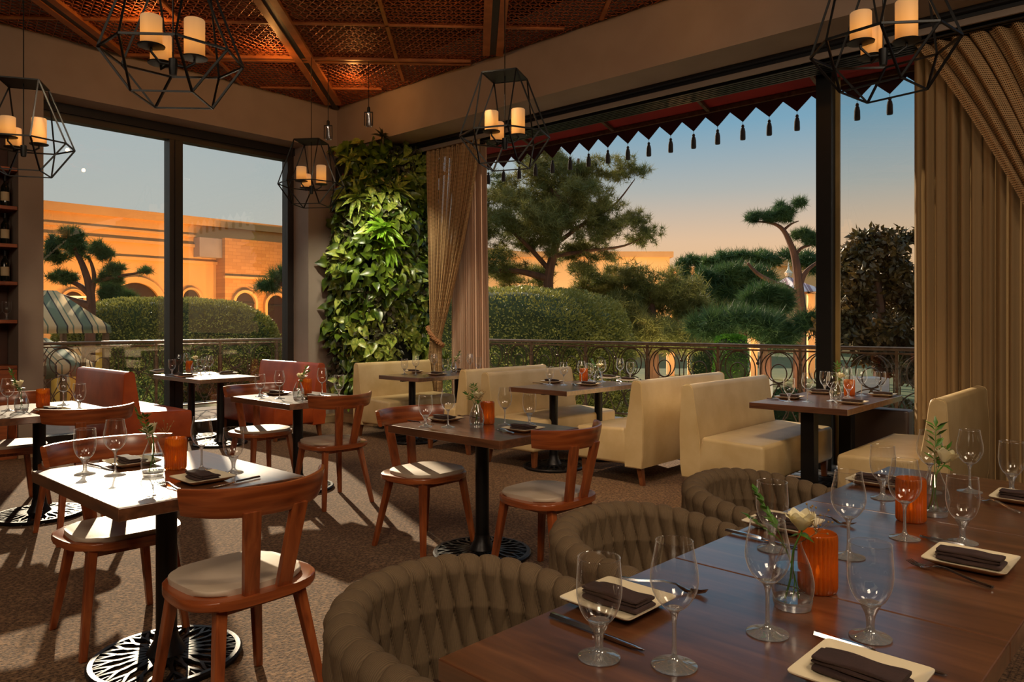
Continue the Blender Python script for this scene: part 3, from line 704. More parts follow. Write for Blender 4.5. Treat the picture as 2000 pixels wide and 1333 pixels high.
# big pine right of the drape
D = 18
tree('pine_tree', 'large spreading pine behind the clipped hedge, seen left of centre through the open window', 'tree',
     [bl(1010, 370, D, 80, 45), bl(1110, 340, D, 85, 45), bl(1190, 330, D, 60, 36), bl(960, 440, D, 60, 45), bl(1060, 440, D, 80, 40), bl(1180, 430, D, 60, 40), bl(1245, 330, D, 30, 22), bl(1230, 440, D, 42, 30), bl(1275, 455, D, 20, 18),
      bl(960, 520, D, 60, 36), bl(1140, 500, D + .5, 80, 36), bl(1060, 310, D, 60, 30), bl(1255, 470, D, 30, 16), bl(1000, 470, D + 1, 70, 36), bl(930, 380, D, 60, 60), bl(1090, 390, D + 1, 110, 60), bl(1150, 460, D, 60, 40), bl(1020, 540, D + 1, 90, 26), bl(1190, 540, D + 1, 60, 26), bl(1080, 440, D - 1, 60, 60), bl(1140, 380, D - 1, 60, 50), bl(1010, 420, D - 1, 60, 50)], 12500, 'needle',
     [([ground_at(1075, D), w3(1072, 600, D), w3(1072, 540, D), w3(1088, 470, D), w3(1110, 400, D), w3(1125, 350, D), w3(1130, 310, D)], (.16, .03)),
      ([w3(1075, 530, D), w3(1030, 480, D), w3(985, 440, D), w3(950, 420, D)], (.07, .02)),
      ([w3(1095, 470, D), w3(1150, 430, D), w3(1200, 400, D), w3(1240, 350, D)], (.06, .01)), ([w3(1085, 500, D), w3(1150, 490, D), w3(1220, 480, D), w3(1270, 455, D)], (.06, .01)),
      ([w3(1110, 400, D), w3(1060, 360, D), w3(1020, 330, D)], (.08, .02)), ([w3(1072, 545, D), w3(1010, 530, D), w3(950, 530, D)], (.10, .03))],
     size=.17, per=11, width=.006, mat=PINE, nc=26, cf=.24)
tree('pine_tree', 'olive green bushy pine right of the large pine, behind the end of the hedge', 'tree',
     [bl(1270, 560, 19, 75, 55), bl(1330, 590, 19, 60, 50), bl(1220, 620, 18.5, 70, 50), bl(1310, 650, 18, 90, 45), bl(1180, 560, 19.5, 60, 40), bl(1400, 640, 18.5, 55, 40), bl(1250, 590, 20, 90, 50), bl(1340, 630, 20, 70, 50), bl(1170, 600, 20, 80, 50), bl(1260, 670, 19, 110, 40), bl(1390, 600, 21, 50, 40)], 7000, 'needle',
     [([ground_at(1280, 19), w3(1275, 640, 19), w3(1268, 560, 19)], (.16, .06))], size=.22, per=11, width=.008, mat=PINE, nc=16, cf=.3)
# leaning umbrella pine with bare trunk
D = 18
tree('umbrella_pine', 'tall umbrella pine with bare leaning trunk and small flat crown against the sunset', 'tree',
     [bl(1484, 424, D, 28, 14), bl(1540, 412, D, 34, 19), bl(1515, 424, D, 30, 14), bl(1572, 462, D, 27, 16), bl(1592, 470, D, 22, 13)], 1000, 'needle',
     [([ground_at(1562, D), w3(1562, 690, D), w3(1564, 620, D), w3(1560, 560, D), w3(1554, 510, D), w3(1545, 480, D), w3(1530, 450, D), w3(1510, 437, D), w3(1480, 433, D)], (.17, .015)),
      ([w3(1564, 590, D), w3(1540, 565, D), w3(1510, 552, D), w3(1480, 535, D), w3(1460, 514, D)], (.10, .03)), ([w3(1562, 555, D), w3(1575, 530, D), w3(1600, 510, D)], (.08, .03)),
      ([w3(1552, 500, D), w3(1565, 485, D), w3(1585, 478, D), w3(1595, 465, D)], (.05, .01)), ([w3(1530, 450, D), w3(1545, 438, D), w3(1560, 432, D)], (.04, .01)), ([w3(1562, 600, D), w3(1530, 590, D), w3(1490, 580, D)], (.09, .03))],
     size=.17, per=14, width=.006, mat=PINED)
D = 21
for nm, lab, blobs, n, tr in (
    ('pine_tree', 'broad dark green pine mass left of the umbrella pine trunk', [bl(1440, 545, D, 62, 34), bl(1400, 560, D, 45, 34), bl(1480, 560, D, 40, 26), bl(1430, 590, D, 60, 40)], 2400, (1430, D)),
    ('pine_tree', 'round blue-green pine clump directly left of the umbrella pine trunk', [bl(1500, 585, 17, 44, 30), bl(1480, 600, 17, 34, 22)], 1300, (1497, 17)),
    ('pine_tree', 'low spreading dark pine under the umbrella pine', [bl(1440, 635, 16, 80, 36), bl(1540, 650, 16, 60, 34), bl(1380, 640, 16, 44, 26)], 2200, (1450, 16)),
    ('pine_tree', 'tall narrow pine on the skyline beside the distant pale building', [bl(1350, 512, 34, 30, 14), bl(1352, 545, 34, 32, 24), bl(1360, 590, 34, 36, 36)], 900, (1355, 34)),
    ('pine_tree', 'flat topped dark pine crown on the skyline left of the umbrella pine', [bl(1450, 506, 27, 60, 14), bl(1510, 508, 27, 48, 14), bl(1400, 512, 27, 34, 16), bl(1580, 515, 27, 34, 26), bl(1440, 540, 27, 50, 26)], 2000, (1490, 27))):
    tree(nm, lab, 'tree', blobs, n, 'needle', [([ground_at(*tr), w3(tr[0], 660, tr[1]), w3(tr[0] + 6, 610 if tr[1] < 20 else 570, tr[1])], (.15, .05))], 'garden pines', size=.32, per=10, width=.010 * tr[1] / 18, mat=PINED)
tree('magnolia_tree', 'dark brown-leaved tree filling the fixed glass right of the black post', 'tree',
     [bl(1700, 520, 15, 66, 60), bl(1660, 560, 15, 50, 60), bl(1770, 560, 15, 50, 60), bl(1700, 640, 15, 90, 60), bl(1820, 600, 15, 70, 70), bl(1640, 640, 15, 40, 50), bl(1770, 690, 15, 90, 50), bl(1900, 600, 15, 60, 70), bl(1705, 470, 15, 40, 26), bl(1770, 470, 15, 30, 22)], 15000, 'leaf',
     [([ground_at(1720, 15), w3(1720, 640, 15), w3(1705, 520, 15)], (.18, .08))], size=.15, mat=MAGN, nc=16)
# clipped hedges: rounded block volume covered in leaves
def hedge(name, label, c, dims, n, size, mat, core, p=4.0, rz=0, cat='hedge'):
    t = thing(name, label, cat, c, rz); hx, hy, hz = dims
    def surf(d):
        k = (np.abs(d[:, 0]) ** p + np.abs(d[:, 1]) ** p + np.abs(d[:, 2]) ** p) ** (-1 / p)
        return d * k[:, None]
    d = rand_dirs(n * 2) * np.array([[hx, hy, hz]]) ** .6; d /= np.linalg.norm(d, axis=1)[:, None]; s = surf(d); s = s[s[:, 2] > -.98][:n]
    s *= 1 - .05 * RNG.random(len(s))[:, None] ; pos = s * np.array([hx, hy, hz]); pos[:, 2] += hz
    nor = np.sign(s) * np.abs(s) ** (p - 1) / np.array([hx, hy, hz]); nor /= np.linalg.norm(nor, axis=1)[:, None]
    pos += nor * (.03 * np.sin(pos[:, :1] * 4) * np.cos(pos[:, 1:2] * 5 + pos[:, 2:3] * 4))
    ax = nor + rand_dirs(len(s)) * .9; ax[:, 2] += .3; ax /= np.linalg.norm(ax, axis=1)[:, None]
    V, Fq = leaves(pos, size, ax, None, .5); fast_mesh('leaf_cover', V, Fq, mat, t)
    b = B(); rows = []
    for i in range(13):
        a = -math.pi / 2 + math.pi * i / 12; r = []
        for j in range(32):
            q = 2 * math.pi * j / 32; v = np.array([[math.cos(a) * math.cos(q) + 1e-6, math.cos(a) * math.sin(q) + 1e-6, math.sin(a) + 1e-6]]); v = v * (np.abs(v) ** p).sum() ** (-1 / p)
            r.append((v[0, 0] * hx * .93, v[0, 1] * hy * .93, (v[0, 2] * .95 + 1) * hz))
        rows.append(r)
    b.grid(rows, True); b.done('core', core, t)
    return t
CORE = noise_mat('hedge_core', L(72, 82, 40), L(48, 58, 28), 6, .95, .5, 20)
hedge('clipped_hedge', 'big clipped green hedge with rounded end behind the right-hand railing', (11.1, 11.3, -1.2), (1.6, 3.55, 1.62), 90000, .05, HEDGE, CORE, 5)
hedge('clipped_hedge', 'long domed clipped hedge in front of the orange building', (7.5, 17.3, -1.2), (2.45, 1.3, 1.55), 60000, .06, HEDGE, CORE, 3.2)
p_ = W(1427, 700, 13.2); hedge('clipped_hedge', 'bright green cube-clipped bush just beyond the railing', (p_.x, p_.y, -1.2), (.27, .27, 1.16), 9000, .035, HEDGEB, CORE, 9, AZ)
p_ = W(1395, 620, 26); hedge('clipped_hedge', 'small smooth dome of grey-green hedge among the pines', (p_.x, p_.y, -1.2), (.9, .9, 1.45), 3500, .08, HEDGE, CORE, 2.2)
for k, (px, d_, s_, lab) in enumerate(((1300, 13.5, .55, 'low dark shrub behind the railing right of the hedge end'), (1360, 14.5, .6, 'low dark shrub behind the railing left of the cube bush'), (1540, 14.5, .45, 'low dark shrub seen through the railing rings beside the black post'), (1735, 13, .6, 'low dark shrub behind the railing under the brown-leaved tree'))):
    p_ = W(px, 700, d_); hedge('garden_shrub', lab, (p_.x, p_.y, -1.2), (s_, s_, .62), 2600, .07, MAGN if k == 3 else PINED, CORE, 2.4, 0, 'shrub')

# pines in front of the orange building
D = 14
tree('pine_tree', 'gnarled pine with twisted trunk in front of the orange building', 'tree',
     [bl(142, 462, D, 30, 22), bl(190, 492, D, 26, 20), bl(205, 500, D, 18, 14), bl(112, 500, D, 26, 16), bl(125, 540, D, 30, 18), bl(215, 545, D, 24, 20), bl(150, 478, D, 34, 20), bl(225, 525, D, 20, 12), bl(280, 530, D, 20, 5), bl(100, 478, D, 18, 22)], 2200, 'needle',
     [([ground_at(176, D), w3(176, 660, D), w3(178, 590, D), w3(172, 550, D), w3(160, 515, D), w3(148, 490, D), w3(140, 465, D)], (.10, .03)),
      ([w3(178, 580, D), w3(184, 545, D), w3(180, 520, D), w3(172, 500, D)], (.05, .02)), ([w3(176, 575, D), w3(150, 555, D), w3(120, 548, D)], (.07, .02)), ([w3(184, 550, D), w3(220, 542, D), w3(260, 535, D), w3(292, 530, D)], (.05, .01)),
      ([w3(178, 598, D), w3(150, 590, D), w3(115, 578, D)], (.09, .05))], size=.13, per=10, width=.005, mat=PINED, nc=14, cf=.3)
tree('pine_tree', 'small pine tip leaning in from the right of the left-hand window', 'tree', [bl(520, 560, 15, 26, 12), bl(546, 545, 15, 24, 18), bl(570, 540, 15, 30, 26)], 500, 'needle',
     [([ground_at(600, 15), w3(600, 620, 15), w3(560, 560, 15), w3(530, 556, 15)], (.14, .03))], size=.22, per=9, width=.006, mat=PINED)
tree('round_shrub', 'rounded dark green shrub between the gnarled pine and the big arch', 'shrub', [bl(232, 584, 22, 36, 22), bl(222, 566, 22, 26, 18)], 1500, 'needle', [([ground_at(232, 22), w3(232, 600, 22)], (.08, .05))], size=.26, per=9, width=.008, mat=PINED)

# ------------------------------------------------------------------ orange-lit building
SAND = noise_mat('sandstone_render', L(214, 168, 110), L(200, 152, 96), .25, .8, .1, 4)
STON = M('coursed_stone', L(196, 146, 88), .85); _v = STON.coord(rot=(math.pi / 2, 0, 0)); _bk = STON.n('TexBrick', Scale=1.0); _bk.inputs['Brick Width'].default_value = .62; _bk.inputs['Row Height'].default_value = .24; _bk.inputs['Mortar Size'].default_value = .010
_bk.inputs['Color1'].default_value = L(192, 140, 84); _bk.inputs['Color2'].default_value = L(174, 124, 72); _bk.inputs['Mortar'].default_value = L(156, 110, 66); STON.l(_v, _bk.inputs[0]); STON.l(_bk.outputs[0], STON.b.inputs['Base Color'])
bd = thing('arcade_building', 'long orange-lit sandstone building with arches outside the left-hand window', 'building', (27, 50, -1.2))
bx = B(); bx.box(-37, 33, 0, 14, 0, 9.35).box(-37, 33, -.25, 0, 9.2, 9.75).box(-37, 33, -.15, 0, 8.35, 8.5).box(-37, 33, -.22, 0, 7.65, 7.85).box(-37, 6.2, -.2, 0, 6.55, 6.75).done('wall', SAND, bd, smooth=False)
def Xat(px, Y=50): t = (px - 1000) / F; dd = Y / (FW.y + t * RT.y); return dd * (FW.x + t * RT.x), dd
xs0, _ = Xat(423); xs1, _ = Xat(1200)
xl, _ = Xat(422); B().box(xl - 27, 33, -1.3, 0, 0, 8.35).done('stone_wing', STON, bd, smooth=False)
B().box(xl - 27 - .1, 33, -1.5, -1.25, 5.6, 5.75).done('string_course', SAND, bd, smooth=False)
a0, _ = Xat(378); B().box(a0 - 27, xl - 27, -.9, 0, 7.0, 8.3).done('roof_plant_box', noise_mat('grey_panel', L(150, 140, 140), L(140, 130, 130), 1, .6, 0), bd, smooth=False)
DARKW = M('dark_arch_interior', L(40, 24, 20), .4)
for px0, px1, pyt, front in ((115, 168, 565, 0), (200, 322, 541, 0), (350, 391, 562, 0), (452, 500, 567, -1.3), (514, 560, 572, -1.3)):
    (xa, da), (xb, db) = Xat(px0, 50 + front), Xat(px1, 50 + front); R_ = (xb - xa) / 2; cx = (xa + xb) / 2 - 27
    zt = CH - (pyt - HOR) / F * (da + db) / 2 + 1.2; zc = zt - R_
    pass
    b = B(); n = 20; ro, ri = R_, R_ * .80
    def ring(r, y): return [(cx - r, y, 0)] + [(cx + r * math.cos(math.pi - math.pi * i / n), y, zc + r * math.sin(math.pi * i / n)) for i in range(n + 1)] + [(cx + r, y, 0)]
    b.grid([ring(ri, front + .05), ring(ri, front - .30), ring(ro, front - .30), ring(ro, front)])
    ar = b.done('arch_surround', SAND, bd)
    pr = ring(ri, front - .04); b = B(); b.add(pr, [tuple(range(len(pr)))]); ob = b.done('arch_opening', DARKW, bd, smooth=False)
    b = B(); b.add([(x, y - .03, z) for x, y, z in [(cx - .03, front, 0), (cx + .03, front, 0), (cx + .03, front, zc + ri), (cx - .03, front, zc + ri)]], [(0, 1, 2, 3)]); b.box(cx - ri, cx + ri, front - .12, front - .05, zc - .06, zc + .06)
    b.done('glazing_bar', DARKF, bd, smooth=False)
(xa, da) = Xat(142); lo = B(); lo.lathe([(0, 0), (.55, .06), (.6, .12), (0, .16)], 16, T(xa - 27, -.5, 4.0)).done('wall_lamp', emit('warm_lamp', (1, .5, .14, 1), 4), bd)
for px, e, z, tz in ((60, 900, -.6, 6), (150, 1300, -.6, 6.5), (235, 800, -.6, 7), (300, 1500, -.6, 6), (400, 900, -.6, 6), (470, 1200, -.6, 6.5), (535, 1600, -.6, 6.5), (600, 1300, -.6, 6)):
    (xa, _) = Xat(px, 44); light('added_facade_light', 'SPOT', (xa, 42.5, z), e * 1.75, (1, .47, .14), to=(xa + .5, 50, tz), size=.3, spot_size=math.radians(95), spot_blend=1)  # unseen warm spots added so the backlit facade glows orange

# yellow kiosk with striped awnings
YEL = noise_mat('yellow_render', L(214, 170, 74), L(200, 156, 66), 1, .8, .1, 10)
ksk = thing('kiosk', 'low yellow kiosk wall under the striped canopy outside the left-hand window', 'kiosk', (W(96, 630, 13.8).x, W(96, 630, 13.8).y, -1.2))
B().box(-1.6, .95, 0, 2.0, 0, 1.98).done('wall', YEL, ksk, smooth=False); B().box(-1.65, 1.0, -.05, 2.05, 1.98, 2.06).done('wall_cap', SAND, ksk, smooth=False)
def striped(name, c1, c2, c3):
    m = M(name, c1, .8); tc = m.n('TexCoord'); s = m.n('SeparateXYZ'); m.l(tc.outputs['UV'], s.inputs[0])
    fr_ = m.math('FRACT', m.math('MULTIPLY', s.outputs[0], 2.4)); r = m.n('ValToRGB'); r.color_ramp.interpolation = 'CONSTANT'; e = r.color_ramp.elements
    for _ in range(4): e.new(.5)
    for i, (p, c) in enumerate([(0, c1), (.34, c3), (.40, c2), (.58, c1), (.64, c2), (.94, c3)]): e[i].position = p; e[i].color = c
    m.l(fr_, r.inputs[0]); m.l(r.outputs[0], m.b.inputs['Base Color']); return m
STRIPE = striped('green_cream_stripes', L(112, 120, 92), L(214, 180, 130), L(58, 50, 44))
def canopy(label, c, w_, dpt, h, drop, rz, zc_):
    t = thing('striped_canopy', label, 'canopy', c, rz)
    V, UV, Fq = [], [], []
    for sx, sy in ((0, -1), (1, 0), (0, 1), (-1, 0)):
        if sx == 0: a, b_ = (-w_ * (1 if sy < 0 else -1), sy * dpt), (w_ * (1 if sy < 0 else -1), sy * dpt)
        else: a, b_ = (sx * w_, -sx * dpt), (sx * w_, sx * dpt)
        Ln = math.hypot(b_[0] - a[0], b_[1] - a[1]); i = len(V)
        V += [(a[0], a[1], zc_), (b_[0], b_[1], zc_), (b_[0] * .12, b_[1] * .12, zc_ + h), (a[0] * .12, a[1] * .12, zc_ + h), (a[0] * 1.02, a[1] * 1.02, zc_ - drop), (b_[0] * 1.02, b_[1] * 1.02, zc_ - drop)]
        UV += [(0, 0), (Ln, 0), (Ln * .56, 1), (Ln * .44, 1), (0, -.3), (Ln, -.3)]
        Fq += [(i, i + 1, i + 2, i + 3), (i + 4, i + 5, i + 1, i)]
    o = fast_mesh('canopy_cloth', V, Fq, STRIPE, t, uv=UV); sol = o.modifiers.new('thickness', 'SOLIDIFY'); sol.thickness = .02
    b = B()
    for x in (-w_ * .92, w_ * .92):
        for y in (-dpt * .92, dpt * .92): B().box(x - .04, x + .04, y - .04, y + .04, 0, zc_).done('pole', BRONZE, t, smooth=False)
    return t
p_ = W(96, 630, 12.6); canopy('green and cream striped canopy roof beside the gnarled pine', (p_.x, p_.y, -1.2), .66, .66, .60, .12, .25, 2.50)
p_ = W(78, 630, 10.9); canopy('lower green and cream striped parasol roof just behind the left-hand railing', (p_.x, p_.y, -1.2), .42, .55, .38, .18, .5, 1.95)
# low pale garden wall and planters left
b = B(); b.box(0, 3.4, 0, .25, 0, .85); o = b.done('garden_wall', STONE, None, (6.7, 15.6, -1.2), smooth=False); tag(o, 'low pale stone garden wall in front of the domed hedge', 'wall')

# distant peach buildings and striped pavilions beyond the pines
PEACH = noise_mat('peach_render', L(246, 204, 146), L(240, 190, 128), .2, .8, 0)
def block(label, px0, px1, pyt, d, dep=6, pyt2=None):
    a, c_ = W(px0, 630, d), W(px1, 630, d); z = CH + (HOR - pyt) / F * d + 1.2
    t = thing('distant_building', label, 'building', (a.x, a.y, -1.2), AZ - math.pi / 2)
    L_ = (c_ - a).length; B().box(0, L_, 0, dep, 0, z).done('wall', PEACH, t, smooth=False)
    B().box(-.25, L_ + .25, -.3, dep, z, z + .45).done('cornice', noise_mat('cornice', L(226, 176, 118), L(220, 170, 112), 1, .8, 0), t, smooth=False)
    return t
block('pale peach building glowing behind the large pine and skyline pines', 930, 1308, 503, 60)
block('lower peach building wing right of the tall narrow skyline pine', 1328, 1376, 533, 59)
block('distant peach building behind the umbrella pine', 1500, 1700, 520, 62)
PSTR = striped('white_lilac_stripes', L(226, 214, 216), L(150, 120, 128), L(200, 186, 190))
def pavilion(label, px, pye, pyt, d, hw, rz=.6):
    p = W(px, 630, d); k = d / F; t = thing('striped_pavilion', label, 'pavilion', (p.x, p.y, -1.2), rz); ze = CH + (HOR - pye) * k + 1.2; zt = CH + (HOR - pyt) * k + 1.2; w_ = hw * k
    V, UV, Fq = [], [], []
    cs = [(-w_, -w_), (w_, -w_), (w_, w_), (-w_, w_)]
    for i in range(4):
        a, c_ = cs[i], cs[(i + 1) % 4]; j = len(V)
        V += [(a[0], a[1], ze), (c_[0], c_[1], ze), (c_[0] * .5, c_[1] * .5, lerp(ze, zt, .45)), (a[0] * .5, a[1] * .5, lerp(ze, zt, .45)), (0, 0, zt), (0, 0, zt)]
        UV += [(0, 0), (2 * w_, 0), (1.5 * w_, 1), (.5 * w_, 1), (w_, 2), (w_, 2)]
        Fq += [(j, j + 1, j + 2, j + 3), (j + 3, j + 2, j + 5, j + 4)]
    o = fast_mesh('roof', V, Fq, PSTR, t, uv=UV); o.modifiers.new('thickness', 'SOLIDIFY').thickness = .03
    for x, y in cs: B().box(x * .93 - .15, x * .93 + .15, y * .93 - .15, y * .93 + .15, 0, ze).done('column', PEACH, t, smooth=False)
    B().lathe([(0, zt), (.12, zt), (.18, zt + .15), (.05, zt + .3), (0, zt + .7)], 10).done('finial', PLATE, t)
    return t
pavilion('white striped pavilion with curved tent roof behind the umbrella pine trunk', 1540, 572, 540, 33, 60)
pavilion('small orange-lit tent pavilion half hidden by pines', 1330, 596, 574, 36, 22)
pc = W(1520, 630, 33); light('pavilion_lamp', 'POINT', (pc.x, pc.y, 1.4), 260, (1, .55, .25), size=.3)
pc = W(1334, 630, 35.5); light('pavilion_lamp', 'POINT', (pc.x - 1.2, pc.y - 1.2, 1.2), 500, (1, .45, .15), size=.3)
for px in (1000, 1150, 1280, 1350):
    pc = W(px, 630, 54); light('building_floodlight', 'SPOT', (pc.x, pc.y, -.5), 2000, (1, .60, .28), to=tuple(W(px, 540, 60)), size=.4, spot_size=math.radians(100), spot_blend=1)
# pale terrace furniture beyond the railing near the post
b = B()
for dx in (0, 2.1): b.box(dx, dx + .5, 0, .5, 0, 1.55)
b.box(0, 2.6, .1, .4, 1.0, 1.1).box(.5, 2.1, 0, .1, .0, .7)
p_ = W(1455, 700, 13.4); o = b.done('garden_screen', noise_mat('white_screen', L(214, 204, 200), L(200, 190, 186), 1, .7, 0), None, (p_.x, p_.y, -1.2), smooth=False, rz=AZ - math.pi / 2); tag(o, 'pale grey and white garden screen seen through the railing left of the black post', 'screen')

# low landscape lights among the planting
for px, d_, e, tx, ty, td, c_ in ((1000, 9.6, 60, 1000, 620, 11, (1, .86, .48)), (1120, 9.9, 60, 1130, 620, 12.5, (1, .86, .48)), (1215, 11.0, 60, 1210, 620, 13.5, (1, .88, .50)), (1040, 14.2, 160, 1075, 450, 15.5, (1, .70, .36)), (1150, 14.5, 240, 1180, 420, 15.8, (1, .80, .46)), (960, 14.5, 200, 960, 420, 15.8, (1, .80, .46)),
    (1290, 17, 220, 1290, 580, 19, (1, .80, .42)), (1440, 15, 220, 1440, 600, 18, (1, .86, .55)), (1520, 16.5, 160, 1560, 560, 18, (1, .66, .40)), (1427, 11.6, 14, 1427, 690, 13.2, (.9, 1, .5)), (1700, 12.6, 90, 1700, 560, 15, (1, .74, .42)), (300, 14.5, 60, 320, 640, 16.5, (.9, .95, .6)), (460, 16.0, 60, 450, 640, 17.5, (.9, .95, .6)), (200, 12.4, 60, 170, 520, 14, (1, .8, .55))):
    q = W(px, 630, d_); light('garden_spotlight', 'SPOT', (q.x, q.y, -1.0), e * 1.6, c_, to=tuple(W(tx, ty, td)), size=.12, spot_size=math.radians(110), spot_blend=1)

for y_ in (8.6, 9.9, 11.2, 12.6): light('garden_spotlight', 'SPOT', (9.12, y_, -.9), 110, (1, .90, .50), to=(10.2, y_, 2.2), size=.15, spot_size=math.radians(140), spot_blend=1)
for px, d_, e, tx, ty, td in ((1290, 13.2, 120, 1290, 600, 17), (1400, 12.6, 120, 1430, 600, 16), (1500, 12.2, 120, 1520, 600, 17), (1180, 14.8, 160, 1160, 450, 15.5)):
    q = W(px, 630, d_); light('garden_spotlight', 'SPOT', (q.x, q.y, -1.0), e, (1, .84, .5), to=tuple(W(tx, ty, td)), size=.15, spot_size=math.radians(110), spot_blend=1)
# ------------------------------------------------------------------ wooden dining chairs
def superell(hx, hy, p, n, fx=None):
    out = []
    for i in range(n):
        a = 2 * math.pi * i / n; c, s = math.cos(a), math.sin(a)
        x = hx * math.copysign(abs(c) ** (2 / p), c); y = hy * math.copysign(abs(s) ** (2 / p), s)
        if fx: x, y = fx(x, y)
        out.append((x, y))
    return out
def make_chair(label, group):
    t = thing('dining_chair', label, 'chair', (0, 0, 0), 0, group)
    fx = lambda x, y: (x * (1 - .10 * (y / .22) * (1 if y > 0 else .8) - (.10 if y < -.1 else 0) * ((-y - .1) / .12) ** 2), y)
    B().prism(superell(.24, .225, 3.0, 40, fx), .425, .456, .007, 2).done('seat', WOODR, t)
    B().prism(superell(.205, .19, 3.2, 40, lambda x, y: (x, y + .015)), .456, .476, .008, 3).done('seat_cushion', PAD, t)
    for s in (-1, 1):
        for (x0, y0, x1, y1) in ((.155, .155, .205, .215), (.145, -.150, .205, -.235)):
            a, c = .020, .014
            B().hexa([(s * x1 - c, y1 - c, 0), (s * x1 + c, y1 - c, 0), (s * x1 + c, y1 + c, 0), (s * x1 - c, y1 + c, 0)],
                     [(s * x0 - a, y0 - a, .43), (s * x0 + a, y0 - a, .43), (s * x0 + a, y0 + a, .43), (s * x0 - a, y0 + a, .43)], .005).done('leg', WOODC, t, smooth=False)
    B().box(-.16, .16, .14, .165, .395, .428, .003).box(-.16, .16, -.165, -.14, .395, .428, .003).box(-.16, -.135, -.15, .15, .395, .428, .003).box(.135, .16, -.15, .15, .395, .428, .003).done('apron', WOODC, t, smooth=False)
    for s in (-1, 1):
        B().hexa([(s * .060 - .026, -.205, .440), (s * .060 + .026, -.205, .440), (s * .060 + .026, -.178, .440), (s * .060 - .026, -.178, .440)],
                 [(s * .088 - .030, -.262, .745), (s * .088 + .030, -.262, .745), (s * .088 + .030, -.240, .745), (s * .088 - .030, -.240, .745)], .003).done('back_splat', WOODC, t, smooth=False)
    rows = []; n = 28
    for j in range(n + 1):
        u = j / n * 2 - 1; ang = u * math.radians(62); R_ = .295
        x = R_ * math.sin(ang); y = -.262 + R_ * (1 - math.cos(ang)) * .92
        h = .052 * (1 - .10 * abs(u) ** 3); th = .012; zc = .775 + .010 * u * u
        nx, ny = math.sin(ang), -math.cos(ang)
        tilt = .010
        sec = []
        for k in range(12):
            a = 2 * math.pi * k / 12; cc, ss = math.cos(a), math.sin(a)
            o_ = th * math.copysign(abs(cc) ** .6, cc); zz = h * math.copysign(abs(ss) ** .35, ss)
            o2 = o_ + tilt * zz / .05
            sec.append((x + nx * o2, y + ny * o2, zc + zz))
        rows.append(sec)
    b = B(); b.grid(rows, True)
    b.add(rows[0], [tuple(range(12))]); b.add(rows[-1], [tuple(range(12))])
    bmesh.ops.remove_doubles(b.bm, verts=b.bm.verts, dist=1e-6)
    b.done('back_rest', WOODR, t)
    return t
chair0 = None
PI = math.pi
for x, y, rz, label in (
    (1.31, 2.50, .02, 'cherry wood chair nearest the camera, back turned to us, at the sunlit front-left table'),
    (1.27, 3.47, PI - .05, 'cherry wood chair facing us on the far side of the sunlit front-left table'),
    (3.27, 4.80, -.05, 'cherry wood chair, back to us, at the small table by the brown booth'),
    (3.22, 5.74, PI, 'cherry wood chair facing us behind the small table by the brown booth'),
    (3.04, 2.50, 0, 'cherry wood chair at the centre table with its back turned to us'),
    (3.00, 3.42, PI, 'cherry wood chair facing us behind the left side of the centre table'),
    (1.70, 5.28, 0, 'cherry wood chair with its back to us at the far-left edge table'),
    (1.58, 6.42, PI, 'cherry wood chair cut by the left edge of the picture, beyond the far-left table')):
    if chair0 is None: c = chair0 = make_chair(label, 'cherry wood dining chairs')
    else: c = copy_tree(chair0); c['label'] = label
    c.location = (x, y, 0); c.rotation_euler = (0, 0, rz)

# ------------------------------------------------------------------ tables on openwork iron bases
def base_disc(b):
    b.lathe([(.262, .004), (.285, .004), (.288, .018), (.280, .026), (.262, .026), (.262, .004)], 56, cap=False)
    b.lathe([(.045, .004), (.075, .004), (.075, .034), (.045, .034)], 32, cap=False)
    N = 22
    for k in range(N):
        for s in (-1, 1):
            pts = []
            for i in range(9):
                u = i / 8; r = .07 + .195 * u; a = 2 * PI * k / N + s * (2 * PI / N) * (.5 - .5 * math.cos(2 * PI * u)) * .5 + s * .02
                pts.append((r * math.cos(a), r * math.sin(a), .020 + .012 * (1 - u)))
            b.tube(pts, [.006 + .003 * abs(math.sin(PI * i / 4)) for i in range(9)], 4, cap=False)
        a = 2 * PI * (k + .5) / N
        b.tube([(.15 * math.cos(a), .15 * math.sin(a), .025), (.265 * math.cos(a), .265 * math.sin(a), .020)], .004, 4, cap=False)
    b.lathe([(.055, .03), (.075, .036), (.062, .06), (.048, .085), (.043, .12)], 24, cap=False)
    return b
disc_mesh = None
def table(x0, x1, y0, y1, label, group, bases, mat=None, name='dining_table', square=False, base=True):
    global disc_mesh
    cx, cy_ = (x0 + x1) / 2, (y0 + y1) / 2
    t = thing(name, label, 'table', (cx, cy_, 0), 0, group)
    B().box(x0 - cx, x1 - cx, y0 - cy_, y1 - cy_, .705, .75, .003, 2).done('table_top', mat or WOODT, t, smooth=False)
    for bx_, by_ in bases:
        if square: B().box(-.05, .05, -.05, .05, .03, .705, .004).done('column', BLACK, t, (bx_, by_, 0), smooth=False)
        else: B().lathe([(.040, .03), (.040, .69), (.06, .70), (.06, .705)], 28, cap=False).done('column', BLACK, t, (bx_, by_, 0))
        B().box(-.16, .16, -.02, .02, .69, .705).box(-.02, .02, -.16, .16, .69, .705).done('top_plate', BLACK, t, (bx_, by_, 0), smooth=False)
        if base:
            if disc_mesh is None: o = base_disc(B()).done('base', IRON, t); disc_mesh = o.data
            else: o = bpy.data.objects.new('base', disc_mesh); COL.objects.link(o); o.parent = t
            o.location = (bx_, by_, 0)
    return t
table(.94, 1.64, 2.585, 3.50, 'small wooden table nearest the camera at left, its top bright with sun', 'small two-seat tables', [(0, 0)])
table(2.99, 3.69, 4.93, 5.83, 'small wooden table left of centre in front of the brown leather booth', 'small two-seat tables', [(0, 0)])
